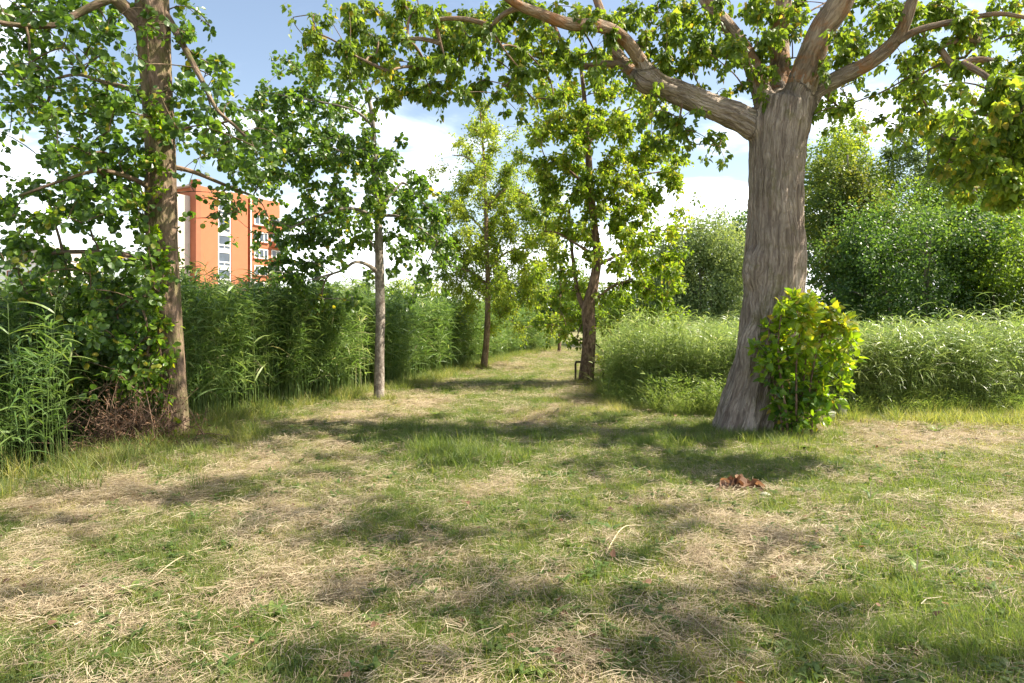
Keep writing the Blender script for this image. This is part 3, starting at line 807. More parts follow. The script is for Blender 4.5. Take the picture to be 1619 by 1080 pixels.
def make_crown(root, limbs, blobs, size, tmpl, mat, bark, leafname='crown', per_twig=9, droop=.5, flat=0., hang=.55, single=0, twig_r=.0028, grow_r=.0045):
    P0, P1, P2, r0, r1 = grow(limbs, blobs, grow_r)
    Pp, A_, N_, S_, ti, tw = blob_leaves(blobs, size, per_twig, droop, flat, hang, twig_r)
    V, T, At = cat_parts([bez_tubes(P0, P1, P2, r0, r1, 5, 5), tw])
    tag(link('twigs', mesh_np('twigs', V, T, M[bark], At, smooth=True), root), kind='stuff')
    if single:
        # in frame, nearest to the camera first
        px = CX+Pp[:, 0]*F/Pp[:, 1]; py = HY-(Pp[:, 2]-EYE)*F/Pp[:, 1]
        ok = (px > 0) & (px < 1619) & (py > 0) & (py < 1080)
        sc_ = np.where(ok, S_/Pp[:, 1], 0)
        idx = np.argsort(-sc_)[:single]
        leaf_objects(root, Pp[idx], A_[idx], N_[idx], S_[idx], ti[idx], tmpl, mat, mat)
        mk = np.ones(len(Pp), bool); mk[idx] = False
        Pp, A_, N_, S_, ti = Pp[mk], A_[mk], N_[mk], S_[mk], ti[mk]
    V, T, At = leaves_np(Pp, A_, N_, S_, tmpl, ti)
    c = link(leafname, mesh_np(leafname, V, T, M[mat], At), root)
    tag(c, kind='stuff')
    return c

def cells(rows, col0, row0, d, Rd, n9, cell=40, rad=25, power=1.5, tint=0., zmin=None, layers=2, lift=0.):
    """rows of digits: how full each 40 pixel cell of the crown is"""
    B = []
    for r, row in enumerate(rows):
        for c, ch in enumerate(row.split()):
            q = int(ch)
            if q == 0: continue
            n = n9*(q/9)**power
            nl = 4 if q >= 7 else 3 if q >= 4 else 2 if q >= 2 else 1
            for _ in range(nl):
                off = float(np.clip(rng.normal(0, Rd*.5), -Rd, Rd))
                dist = d+off
                px = (col0+c+.5)*cell+rng.uniform(-19, 19); py = (row0+r+.5)*cell+rng.uniform(-19, 19)
                p_ = at(px, py, dist)
                rr = rad*dist/F*rng.uniform(.5, .95)
                B.append((p_, (rr, rr*1.5, rr*1.05), n/nl, tint+rng.normal(0, .12)))
    return B

def limb(px_pts, d0, name=None):
    """px_pts: (px, py, width px, depth offset)"""
    C = np.array([at(a, b, d0+(q[0] if q else 0)) for a, b, w, *q in px_pts])
    R = np.array([w*(d0+(q[0] if q else 0))/F/2 for a, b, w, *q in px_pts])
    n = max(8, int(np.sum(np.linalg.norm(np.diff(C, axis=0), axis=1))/.07))
    P = catmull(C, n); rr = np.interp(np.linspace(0, len(C)-1, n), np.arange(len(C)), R)
    return P, rr

# ---- the big poplar
D = 9.8
pop = empty('poplar_tree', (at(1172, 680, D)[0], D, 0), 'huge grey poplar with furrowed trunk splitting into heavy limbs, on the right', 'tree')
trunk = [(1172, 700, 104), (1175, 680, 88), (1184, 650, 80), (1196, 600, 84), (1210, 540, 92), (1218, 490, 98), (1224, 440, 106), (1226, 400, 104), (1225, 350, 97), (1226, 300, 95), (1229, 240, 96), (1233, 200, 104), (1240, 165, 96)]
TP, TR = limb(trunk, D); TR = TR*.875
L1 = [(1215, 215, 50), (1175, 190, 44), (1130, 172, 40), (1085, 152, 37), (1045, 135, 37), (1022, 122, 38)]
L1b = [(1030, 126, 32), (1012, 95, 23, -.1), (985, 60, 22, -.3), (950, 42, 22, -.5), (900, 38, 21, -.8), (850, 20, 19, -1.1), (815, 5, 16, -1.3), (770, -30, 13, -1.6), (700, -70, 9, -2.0)]
L1c = [(1028, 124, 30), (1003, 118, 26, .2), (985, 98, 22, .4), (970, 75, 19, .6), (958, 40, 16, .9), (940, -10, 13, 1.2)]
L1d = [(990, 104, 15, .3), (955, 102, 14, .5), (920, 104, 12, .8), (895, 80, 9, 1.0), (878, 45, 7, 1.2)]
L2 = [(1222, 200, 46), (1205, 150, 34, .1), (1190, 105, 30, .2), (1172, 72, 27, .4), (1148, 38, 24, .6), (1115, 0, 22, .9), (1085, -60, 18, 1.2), (1040, -140, 12, 1.6)]
L3 = [(1245, 215, 60), (1262, 150, 52, -.1), (1280, 95, 47, -.2), (1302, 45, 45, -.3), (1328, 5, 44, -.4), (1355, -60, 38, -.5), (1385, -160, 30, -.6), (1400, -300, 18, -.6)]
L4 = [(1235, 200, 50), (1235, 130, 36, .3), (1232, 60, 32, .5), (1238, -20, 28, .7), (1225, -140, 20, .9), (1240, -280, 12, 1.1)]
L5 = [(1262, 175, 50), (1290, 143, 29, -.1), (1330, 121, 28, -.2), (1370, 102, 26, -.4), (1400, 80, 25, -.5), (1422, 55, 22, -.6), (1436, 20, 20, -.7), (1450, -30, 16, -.8), (1470, -120, 10, -1.0)]
L5b = [(1418, 66, 15, -.6), (1455, 47, 12, -.7), (1520, 32, 10, -.9), (1580, 22, 8, -1.1), (1640, 32, 6, -1.3)]
limbs = [(p_, r_*.9) for p_, r_ in (limb(l, D) for l in (L1, L1b, L1c, L1d, L2, L3, L4, L5, L5b))]
# trunk and limb roots fused by a voxel skin
parts = [tube_path(TP, TR, 40, .035, seed=2)]
stub = []
for li, (P_, R_) in enumerate((limbs[0], limbs[4], limbs[5], limbs[6], limbs[7], limbs[1], limbs[2])):
    k_ = len(P_) if li == 0 else 8 if li > 4 else 15
    stub.append((P_[:k_], R_[:k_]))
    tp = np.linspace(1.14 if li < 5 else 1.0, .985 if li else 1.0, k_)
    parts.append(tube_path(P_[:k_], R_[:k_]*tp, 24, .03, seed=4))
for ang, w_, out_ in ((-2.7, .17, .42), (-1.7, .15, .30), (-.6, .17, .40), (.4, .16, .36), (1.4, .15, .34), (2.5, .15, .36)):
    b0 = at(1178, 655, D); e0 = at(1170, 700, D)+np.array([math.cos(ang)*out_, math.sin(ang)*out_, -.08])
    pp = catmull([b0+np.array([math.cos(ang)*.12+.06, math.sin(ang)*.12, .75]), b0+np.array([math.cos(ang)*.23+.02, math.sin(ang)*.23, .2]), b0+np.array([math.cos(ang)*.30, math.sin(ang)*.30, -.08]), e0+np.array([math.cos(ang)*.12, math.sin(ang)*.12, -.02])], 22)
    parts.append(tube_path(pp, np.concatenate([np.linspace(.10, .16, 11), np.linspace(.16, .09, 11)]), 14))
# burr and swollen ridges on the bole
def lumpball(c, r, sc3=(1, 1, 1)):
    bm = bmesh.new(); bmesh.ops.create_icosphere(bm, subdivisions=3, radius=r)
    V = np.array([v.co[:] for v in bm.verts])*np.array(sc3)+c; T = np.array([[v.index for v in f.verts] for f in bm.faces]); bm.free()
    return V, T, {'bco': V*0}
parts += [lumpball(at(1238, 415, D-.10), .29, (1, .8, 1.5)), lumpball(at(1206, 425, D-.13), .29, (1, .75, 1.35)), lumpball(at(1236, 345, D-.16), .24, (1, .8, 1.2)), 
          lumpball(at(1262, 192, D-.05), .17, (1, .9, 1.3)), lumpball(at(1024, 126, D), .20, (1.1, .9, 1)), lumpball(at(1194, 560, D-.18), .22, (1, .7, 2.2))]
V, T, At = cat_parts(parts)
tmp = bpy.data.objects.new('tmp_trunk', mesh_np('tmp', V, T, M['poplar_bark']))
sc.collection.objects.link(tmp)
rm = tmp.modifiers.new('r', 'REMESH'); rm.mode = 'VOXEL'; rm.voxel_size = .024
sm_ = tmp.modifiers.new('s', 'SMOOTH'); sm_.factor = .5; sm_.iterations = 6
dg = bpy.context.evaluated_depsgraph_get()
ev = tmp.evaluated_get(dg); em = ev.to_mesh()
nv = len(em.vertices); V = np.zeros(nv*3, np.float32); em.vertices.foreach_get('co', V); V = V.reshape(-1, 3).astype(float)
NO = np.zeros(nv*3, np.float32); em.vertices.foreach_get('normal', NO); NO = NO.reshape(-1, 3)
T = np.array([tuple(p_.vertices) for p_ in em.polygons if len(p_.vertices) == 4])
ev.to_mesh_clear(); bpy.data.objects.remove(tmp)
# bark coordinate: angle and length along the nearest limb
best = np.full(nv, 1e9); bco = np.zeros((nv, 3))
for k_, (P_, R_) in enumerate([(TP, TR)]+stub):
    Dv = unit(np.gradient(P_, axis=0)); s_ = np.concatenate([[0], np.cumsum(np.linalg.norm(np.diff(P_, axis=0), axis=1))])
    X_ = unit(np.cross(Dv, np.array([0., 1, 0]))); Y_ = np.cross(Dv, X_)
    for a_ in range(0, nv, 20000):
        v = V[a_:a_+20000]
        dm = np.linalg.norm(v[:, None]-P_[None], axis=2); j = np.argmin(dm, axis=1)
        q = dm[np.arange(len(v)), j]/R_[j]
        rel = v-P_[j]; along = np.sum(rel*Dv[j], 1)
        ang = np.arctan2(np.sum(rel*Y_[j], 1), np.sum(rel*X_[j], 1))
        rm_ = R_[j] if k_ else .46
        b_ = np.stack([np.cos(ang)*rm_, np.sin(ang)*rm_, s_[j]+along+k_*7], -1)
        m_ = q < best[a_:a_+20000]
        best[a_:a_+20000][m_] = q[m_]; bco[a_:a_+20000][m_] = b_[m_]
dsp = np.zeros(nv)
for i in range(nv):
    b_ = bco[i]
    w1 = mnoise.noise(Vector((b_[0]*3, b_[1]*3, b_[2]*1.5)))*.35
    f_ = 1-abs(mnoise.noise(Vector((b_[0]*9+w1*2, b_[1]*9+w1*2, b_[2]*1.7))))*2
    f2_ = 1-abs(mnoise.noise(Vector((b_[0]*17+w1, b_[1]*17, b_[2]*2.6+5))))*2
    dsp[i] = .024*f_+.010*f2_+.04*w1
V = V+NO*(dsp-.018)[:, None]
link('trunk', mesh_np('trunk', V, T, M['poplar_bark'], {'bco': bco}, smooth=True), pop)
for i, (P_, R_) in enumerate(limbs):
    if i == 0: continue
    k0_ = 6 if i in (1, 2) else 11 if i in (4, 5, 6, 7) else 0
    ob = link('branch', mesh_np('branch', *(lambda q: (q[0], q[1], M['limb_bark'], q[2]))(tube_path(P_[k0_:], R_[k0_:], 26, .05, seed=i, s0=i*5.)), smooth=True), pop)
popmap = [
 "1 4 6 6 9 6 7 9 9 8 7 7 6 7 5 7 8 6 7 8 6 2 5 8 8 9 9 8 5 3 3",
 "0 7 8 6 8 3 8 9 9 8 4 3 2 7 6 8 9 7 6 7 3 3 8 5 2 6 5 5 3 4 5",
 "0 6 8 7 7 8 8 8 3 9 8 6 4 2 5 8 6 4 4 7 2 6 5 1 5 6 6 4 5 8 8",
 "0 0 1 3 6 7 8 6 3 7 3 1 0 1 1 2 2 3 2 3 0 5 2 1 5 7 4 1 7 9 9",
 "0 0 0 0 0 0 0 0 2 2 0 0 0 0 4 6 2 0 0 0 0 3 6 2 5 7 5 3 9 9 9",
 "0 0 0 0 0 0 0 0 0 0 0 0 0 0 2 5 4 3 0 0 0 1 0 0 4 3 4 6 8 9 9",
 "0 0 0 0 0 0 0 0 0 0 0 0 0 0 0 0 1 1 0 0 0 0 0 0 0 0 4 6 8 9 9",
 "0 0 0 0 0 0 0 0 0 0 0 0 0 0 0 0 0 0 0 0 0 0 0 0 0 0 1 4 6 8 9"]
POPN = 470
pblobs = cells([r_[:26*2-1] for r_ in popmap], 11, 0, 10.3, 1.3, POPN)
pblobs += cells([r_[26*2:] for r_ in popmap[:3]], 37, 0, 9.6, 1.3, POPN)
pblobs += cells([r_[26*2:] for r_ in popmap[3:]], 37, 3, 7.3, .6, POPN*.8, tint=.12)
# unseen leaf clusters added above the frame to shade the meadow around sunny spots
LIT, g_r = [], {}
for px, py, r_ in ((640, 765, 1.2), (720, 770, 1.2), (830, 790, 1.1), (920, 800, 1.0), (1280, 690, 1.3), (1400, 690, 1.4), (1550, 700, 1.5), (1300, 800, 1.0), (1500, 830, 1.1), (1590, 790, 1.2), (1200, 850, .9), (540, 655, 1.2), (660, 650, 1.2),
                   (100, 960, .9), (220, 930, .8), (950, 850, .9), (1040, 690, .8), (1350, 850, .9), (700, 620, 1.4)):
    d_ = ground_d(py); g_ = np.array([(px-CX)*d_/F, d_, 0.]); LIT.append(g_); g_r[id(g_)] = r_
for z_ in (.4, 1., 1.6):
    g_ = np.array([4.1, 9.2, z_]); LIT.append(g_); g_r[id(g_)] = 1.6
shade = []
for _ in range(3000):
    v = rand_dir(1)[0]*rng.random()**.33
    c = np.array([4.0, 8.8, 9.6])+v*np.array([7.2, 6.6, 4.4])
    lit = False
    for g_ in LIT:
        w_ = c-g_; tt_ = float(w_@SUN)
        if np.linalg.norm(w_-tt_*SUN) < g_r[id(g_)]: lit = True
    if not lit and c[2] > EYE+.50*max(c[1], 0)+.6 and (c[2] > 6.0):
        shade.append(c)
    if len(shade) >= 125: break
for c in shade:
    r_ = rng.uniform(.45, .85)
    pblobs.append((c, (r_, r_, r_*.7), 95, rng.normal(0, .08)))
for _ in range(56):  # added out of view, up the sun's path, to shade the near grass
    px = rng.uniform(-60, 1680); py = rng.uniform(850, 1120); d_ = ground_d(py)
    g_ = np.array([(px-CX)*d_/F, d_, 0.])
    if min(np.hypot(*(g_-q_)[:2])/(g_r[id(q_)]+.35) for q_ in LIT) < 1: continue
    h_ = rng.uniform(6.2, 10.5); c = g_+SUN*h_/SUN[2]
    if c[2] > EYE+.50*c[1]+.6: rr_ = rng.uniform(.25, .6); pblobs.append((c, (rr_, rr_, rr_*.6), 330*rr_**1.7, rng.normal(0, .08)))
for px, py in ((720, 700), (560, 690), (860, 680), (1000, 700), (400, 760), (250, 800), (560, 830), (330, 870), (720, 850), (1050, 830), (620, 720), (900, 740), (1060, 740), (780, 730), (1130, 900), (1000, 900)):  # more unseen clusters added to drop shade on chosen spots
    d_ = ground_d(py); g_ = np.array([(px-CX)*d_/F, d_, 0.]); h_ = max(rng.uniform(6.5, 9), .52*d_+2.6)
    for _ in range(3):
        c = g_+SUN*h_/SUN[2]+rng.normal(0, .45, 3)
        if c[2] > EYE+.50*c[1]+.5: pblobs.append((c, (.45, .4, .35), 85, 0.))
make_crown(pop, [l[0][::4] for l in limbs], pblobs, .088, T_DELTA, 'poplar_leaf', 'limb_bark', single=290, hang=.8, droop=.7)

# ---- the alder on the left
DA = 9.0
ald = empty('alder_tree', (at(277, 695, DA)[0], DA, 0), 'tall leafy tree with brown trunk at the left water edge', 'tree')
at_ = [(280, 712, 62), (278, 695, 44), (276, 620, 37), (270, 528, 36), (263, 460, 40), (257, 400, 46), (254, 340, 48), (254, 250, 44), (251, 180, 45), (246, 110, 47), (242, 40, 50), (240, 0, 48), (236, -120, 40), (235, -300, 26)]
AP, AR = limb(at_, DA)
V, T, A_ = tube_path(AP, AR, 40, .05, seed=9)
link('trunk', mesh_np('trunk', V, T, M['alder_bark'], A_, smooth=True), ald)
al = [[(238, 60, 34), (215, 28, 26, -.1), (190, 5, 20, -.2), (160, -20, 17, -.4), (90, -60, 12, -.8)],
      [(180, -5, 14, -.4), (150, 8, 12, -.5), (118, 24, 11, -.6), (84, 40, 10, -.8), (30, 40, 8, -1.0), (-30, 30, 6, -1.2)],
      [(258, 20, 16), (275, 45, 12), (290, 72, 10, -.2), (318, 125, 8, -.4), (342, 172, 6, -.6), (372, 200, 5, -.7), (402, 230, 4, -.8)],
      [(255, 420, 16), (225, 412, 11, -.2), (190, 402, 9, -.3), (120, 398, 7, -.4), (60, 405, 6, -.5), (10, 424, 4, -.6)],
      [(252, 175, 14), (215, 145, 9, .3), (165, 130, 7, .5), (120, 118, 5, .7), (70, 130, 4, .9)],
      [(255, 310, 12), (215, 285, 8, -.3), (160, 270, 6, -.6), (100, 285, 5, -.9), (30, 310, 4, -1.1)],
      [(250, 260, 10), (300, 270, 7, .2), (350, 290, 5, .3), (400, 310, 4, .4)],
      [(262, 480, 10), (225, 470, 8, .3), (160, 470, 6, .5), (80, 460, 4, .7)]]
all_ = [limb(l, DA) for l in al]
for i, (P_, R_) in enumerate(all_):
    V, T, A_ = tube_path(P_, R_, 12, .06, seed=i, s0=i*3.)
    link('branch', mesh_np('branch', V, T, M['alder_bark'], A_, smooth=True), ald)
almap = [
 "8 8 8 8 7 5 1 4 0 0 0",
 "6 8 4 7 6 2 1 6 1 0 0",
 "5 8 2 5 6 3 1 6 5 0 0",
 "5 8 3 6 7 5 2 7 5 0 0",
 "6 9 7 8 9 4 2 6 6 3 1",
 "2 1 5 7 7 8 7 6 6 6 4",
 "0 1 7 8 8 8 3 2 5 6 5",
 "3 7 9 9 9 7 2 2 3 4 3",
 "9 9 7 8 8 7 1 1 3 4 3",
 "9 4 1 1 6 6 3 0 0 1 0",
 "3 7 8 9 9 8 4 1 0 0 0",
 "2 8 9 9 9 8 3 0 0 0 0",
 "1 6 8 9 9 8 2 0 0 0 0",
 "0 3 7 8 8 8 2 0 0 0 0",
 "0 0 3 4 6 7 1 0 0 0 0",
 "0 0 0 1 2 4 1 0 0 0 0"]
ablobs = cells(almap, 0, 0, 9.0, 1.5, 205)
for _ in range(40):
    v = rand_dir(1)[0]*rng.random()**.4
    c = at(170, -120, DA)+v*np.array([3.2, 3.0, 1.9])
    if c[2] > EYE+.5*c[1]+.4: ablobs.append((c, (.8, .8, .6), 90, 0))
for r_ in range(-2, 14):
    ablobs.append((at(-30+rng.uniform(-20, 20), r_*40, DA+rng.normal(0, .6)), (.4, .5, .35), 90, 0))
make_crown(ald, [l[0][::4] for l in all_]+[AP[::6]], ablobs, .082, T_ROUND, 'alder_leaf', 'alder_bark', single=290, flat=.6, hang=.25, droop=.3)

# climber on the alder trunk
clb = empty('climbing_plant', (at(262, 690, DA-.3)[0], DA-.3, 0), 'leafy climber on the trunk of the left waterside tree', 'climbing plant')
cb = []
for py, n_ in ((690, 20), (660, 30), (630, 45), (600, 50), (570, 90), (540, 85), (510, 80), (480, 80), (450, 80), (420, 80), (400, 80), (375, 60), (205, 90), (190, 80), (172, 70), (300, 30), (270, 30), (240, 30), (150, 14), (50, 16)):
    cx_ = float(np.interp(py, [0, 200, 400, 530, 700], [236, 250, 250, 256, 262]))
    cb.append((at(cx_+rng.uniform(-12, 6), py, DA-.30), (.15, .12, .17), n_, .12))
for _ in range(14):
    cb.append((at(rng.uniform(200, 250), rng.uniform(520, 660), DA-.2), (.2, .2, .18), 30, .0))
vine = limb([(270, 700, 4, -.28), (258, 620, 4, -.26), (252, 540, 4, -.25), (246, 460, 4, -.26), (236, 380, 3, -.27), (235, 280, 3, -.27), (238, 160, 2, -.27), (232, 40, 2, -.3)], DA)
V, T, A_ = tube_path(vine[0], vine[1], 6, .1)
link('stem', mesh_np('stem', V, T, M['brown_bark'], A_, smooth=True), clb)
make_crown(clb, [vine[0][::3]], cb, .075, T_DELTA, 'sucker_leaf', 'brown_bark', leafname='foliage', per_twig=6, droop=.3, flat=.3, hang=.3, grow_r=.003)

def mid_tree(name, label, base, d, trunk, branches, maps, bark, mat, tmpl, size, n9, Rd, rad=25, tint=0., sides=16, **kw):
    root = empty(name, (at(base[0], base[1], d)[0], d, 0), label, 'tree')
    P_, R_ = limb(trunk, d)
    V, T, A_ = tube_path(P_, R_, sides, .06, seed=int(base[0]) % 7)
    link('trunk', mesh_np('trunk', V, T, M[bark], A_, smooth=True), root)
    ls = [limb(b_, d) for b_ in branches]
    for i, (p_, r_) in enumerate(ls):
        V, T, A_ = tube_path(p_, r_, 8, .06, seed=i)
        link('branch', mesh_np('branch', V, T, M[bark], A_, smooth=True), root)
    bl = []
    for m_, c0, r0 in maps: bl += cells(m_, c0, r0, d, Rd, n9, rad=rad, tint=tint)
    make_crown(root, [l[0][::4] for l in ls]+[P_[len(P_)//3::5]], bl, size, tmpl, mat, bark, **kw)
    return root

# ---- slim grey tree between the reeds and the path
mid_tree('young_tree', 'slim straight grey trunk tree with dark leaves, nearest the left reeds', (599, 635), 13.5,
  [(600, 645, 22), (599, 632, 17), (600, 560, 15), (601, 500, 15), (600, 430, 14), (599, 380, 13), (597, 330, 11), (592, 250, 9), (589, 190, 7), (582, 155, 6), (572, 135, 5), (552, 118, 3), (530, 118, 2)],
  [[(599, 432, 9), (580, 418, 6, -.2), (560, 415, 5, -.4), (540, 428, 4, -.6), (500, 440, 3, -.8)], [(598, 400, 6), (588, 385, 4, .2), (572, 365, 3, .4), (556, 350, 2, .5)],
   [(597, 345, 7), (560, 330, 5, -.2), (520, 335, 4, -.5), (460, 360, 3, -.7)], [(596, 330, 7), (625, 300, 5, .2), (640, 290, 4, .3), (668, 320, 3, .4), (700, 350, 2, .5)],
   [(594, 280, 6), (560, 250, 4, .3), (500, 230, 3, .5), (430, 250, 2, .6)], [(590, 200, 5), (560, 175, 4, -.2), (500, 160, 3, -.3), (440, 150, 2, -.4)],
   [(578, 143, 3), (590, 130, 2, .1), (612, 124, 1.5, .2)], [(597, 340, 6), (640, 345, 4, -.3), (690, 380, 3, -.5)]],
  [(["0 2 5 4 2 0 0 0 0", "0 6 8 7 3 2 2 0 0", "1 8 9 9 6 3 0 0 0", "4 7 9 9 9 7 3 0 0", "6 9 8 8 9 9 8 2 0", "3 4 1 6 9 8 9 7 2", "1 2 5 7 8 8 9 9 8", "0 4 9 9 6 6 5 7 7", "0 4 8 7 3 2 2 7 2", "0 2 7 8 3 0 0 4 1", "0 0 4 3 0 0 0 0 0"], 9, 2)],
  'grey_bark', 'alder_leaf', T_ROUND, .088, 430, 1.4, hang=.5, droop=.5, flat=.2)
# ---- light green conical tree
mid_tree('young_tree', 'light green cone shaped young tree with tan trunk beside the far left reeds', (765, 583), 23.8,
  [(764, 590, 15), (765, 580, 12), (769, 540, 10), (771, 500, 9), (771, 440, 8), (769, 380, 7), (768, 320, 6), (765, 250, 4), (761, 200, 3), (759, 172, 2)],
  [[(770, 450, 5), (745, 430, 3, -.5), (710, 420, 2, -.8)], [(770, 430, 5), (800, 400, 3, .5), (840, 390, 2, .8)], [(769, 370, 4), (740, 340, 3, .3), (705, 330, 2, .5)], [(768, 330, 4), (800, 300, 3, -.3), (840, 310, 2, -.5)], [(766, 280, 3), (740, 250, 2), (715, 245, 1.5)]],
  [(["0 1 3 0 0", "0 5 7 2 0", "2 6 8 5 1", "3 6 8 7 4", "5 7 8 8 6", "6 8 8 8 7", "6 8 8 8 8", "3 7 8 7 7", "0 3 4 5 5"], 17, 4)],
  'tan_bark', 'light_leaf', T_DIAM, .095, 2900, 1.7, rad=31, tint=.3, per_twig=14, hang=.2)
# ---- forked golden tree right of the path
mid_tree('forked_tree', 'sunlit yellow green tree with dark forked trunk right of the path', (926, 608), 17.4,
  [(925, 622, 38), (926, 607, 27), (930, 560, 22), (932, 520, 21), (930, 490, 21), (938, 450, 16), (944, 410, 14), (940, 360, 12), (934, 300, 11), (930, 240, 10), (926, 180, 8), (920, 120, 6), (915, 95, 4)],
  [[(928, 495, 11), (916, 470, 8, .2), (908, 430, 6, .3), (903, 380, 5, .4), (900, 330, 3, .5)], [(942, 405, 6), (910, 385, 4, -.3), (880, 368, 3.5, -.5), (860, 366, 2, -.6)],
   [(938, 340, 6), (970, 300, 4, .3), (1010, 280, 3, .5), (1050, 270, 2, .6)], [(934, 300, 5), (900, 270, 4, -.3), (868, 250, 2.5, -.5)], [(944, 420, 6), (985, 400, 4, .3), (1030, 385, 2, .5)],
   [(930, 230, 4), (960, 190, 3, .4), (1000, 170, 2, .6)], [(936, 480, 6), (965, 455, 4, -.4), (1000, 440, 2, -.7)]],
  [(["0 2 6 6 3 0 0 0", "0 6 9 8 6 3 0 0", "0 6 9 9 8 6 2 0", "1 8 9 9 8 7 3 0", "2 9 9 8 7 9 8 0", "1 8 8 8 7 9 5 1", "0 4 5 8 9 7 3 0", "0 2 5 7 9 8 5 0", "0 3 5 4 7 9 6 0", "0 4 6 3 7 9 5 0", "0 3 5 2 6 8 4 0", "0 1 3 1 6 7 1 0", "0 0 0 1 7 3 0 0", "0 0 0 0 4 0 0 0"], 20, 2)],
  'brown_bark', 'gold_leaf', T_DELTA, .105, 850, 1.6, tint=.2, hang=.5)
# ---- thin sapling far down the path
mid_tree('sapling', 'thin sapling at the far end of the path between reeds', (884, 557), 38.0,
  [(884, 560, 6), (885, 530, 5), (886, 490, 4), (886, 450, 3), (887, 410, 2)], [[(886, 480, 2), (870, 460, 1.5), (855, 440, 1)], [(886, 470, 2), (900, 450, 1.5), (915, 430, 1)]],
  [(["2 5 3", "4 6 4", "4 7 4", "2 4 2"], 21, 9)], 'brown_bark', 'gold_leaf', T_DIAM, .14, 700, 1.2, rad=22, tint=-.1, per_twig=12)

# ---- background trees and bushes: trunk, limbs and a lumpy crown
def bg_tree(name, label, cat, px, ytop, ybot, rx, d, n, mat, size, bark='grey_bark', lumps=46, tmpl=T_DIAM, trunk=True, tint=0., open_=0., depth=None, weep=0., lumpr=.30, seed=1):
    global rng
    old = rng; rng = np.random.default_rng(seed*101+int(px))
    b = at(px, HY, d); base = np.array([b[0], d, 0.])
    zt, zb = at(px, ytop, d)[2], max(at(px, ybot, d)[2], .15)
    R = rx*d/F*1.18; RD = depth or R*.9; H = (zt-zb)/2*1.08; C = np.array([b[0], d, zb+H])
    root = empty(name, base, label, cat, 'background trees beyond the reeds' if cat == 'tree' else 'bushes beyond the reeds')
    B = []
    v = rand_dir(lumps); rad = rng.uniform(.45 if open_ < .5 else .2, 1.0, lumps)[:, None]
    cs = C+v*rad*np.array([R, RD, H])*(1-lumpr*.62)
    for i in range(lumps):
        lr = lumpr*rng.uniform(.65, 1.25)
        r3 = np.array([R, RD, H])*lr
        r3 = np.maximum(r3, np.mean(r3)*.7)
        B.append((cs[i], tuple(r3*(1, 1, 1-.25*open_)), n/lumps*rng.uniform(.6, 1.3), tint+rng.normal(0, .2)+.12*v[i][2]))  # upper lumps tinted lighter; the tint spread stands in for shading and highlights
    ls = []
    if trunk:
        tr_ = catmull([base+np.array([0, 0, -.2]), base+np.array([.02*H, 0, zb*.6+.2]), C+np.array([.03*R, 0, 0]), C+np.array([0, 0, H*.75])], 22)
        rr = np.linspace(max(.05, H*.045), .03, 22)
        V, T, A_ = tube_path(tr_, rr, 10, .08)
        link('trunk', mesh_np('trunk', V, T, M[bark], A_, smooth=True), root)
        ls.append(tr_[6:])
    else:
        for k_ in range(7):
            a_ = rng.uniform(0, 6.28)
            st = catmull([base+np.array([.2*R*math.cos(a_), .2*RD*math.sin(a_), -.1]), C+np.array([.4*R*math.cos(a_), .4*RD*math.sin(a_), -.2*H]), C+np.array([.6*R*math.cos(a_), .6*RD*math.sin(a_), .3*H])], 10)
            V, T, A_ = tube_path(st, np.linspace(.06, .02, 10), 6)
            link('stem', mesh_np('stem', V, T, M[bark], A_, smooth=True), root); ls.append(st[2:])
    # leaves gather in the outer shell of each lump
    P0, P1, P2, r0, r1 = grow(ls, B, .02)
    V, T, A_ = bez_tubes(P0, P1, P2, r0, r1*.6, 4, 4)
    tag(link('limbs', mesh_np('limbs', V, T, M[bark], A_), root), kind='stuff')
    Ps, Qs, ti = [], [], []
    for c_, r_, k_, t_ in B:
        k_ = int(k_); q = rand_dir(k_)
        s_ = (.55+.5*rng.random((k_, 1))) if open_ < .5 else rng.random((k_, 1))**.5
        # sprays: pull leaves toward a few spokes for an uneven outline
        sp = rand_dir(14); j = np.argmax(q@sp.T, axis=1); q = unit(q+.55*sp[j]*rng.random((k_, 1)))
        s_ = s_*(.75+.5*rng.random(14)[j][:, None])
        pos = c_+q*s_*np.array(r_)
        pos[:, 2] -= weep*np.abs(rng.normal(0, 1, k_))*H*.14
        Ps.append(pos); Qs.append(q); ti.append(np.full(k_, t_))
    Ps, Qs, ti = np.concatenate(Ps), np.concatenate(Qs), np.concatenate(ti)
    ok = Ps[:, 2] > .05; Ps, Qs, ti = Ps[ok], Qs[ok], ti[ok]
    A1 = unit(Qs*.7+rand_dir(len(Ps))*.8+np.array([0, 0, -.2-weep]))
    N1 = unit(Qs*.8+rand_dir(len(Ps))*.8+np.array([0, 0, .5]))
    V, T, A_ = leaves_np(Ps, A1, N1, size*rng.uniform(.6, 1.3, len(Ps)), tmpl, np.clip(ti+rng.normal(.45, .17, len(Ps)), 0, 1))
    tag(link('crown' if trunk else 'foliage', mesh_np('crown', V, T, M[mat], A_), root), kind='stuff')
    rng = old
    return root

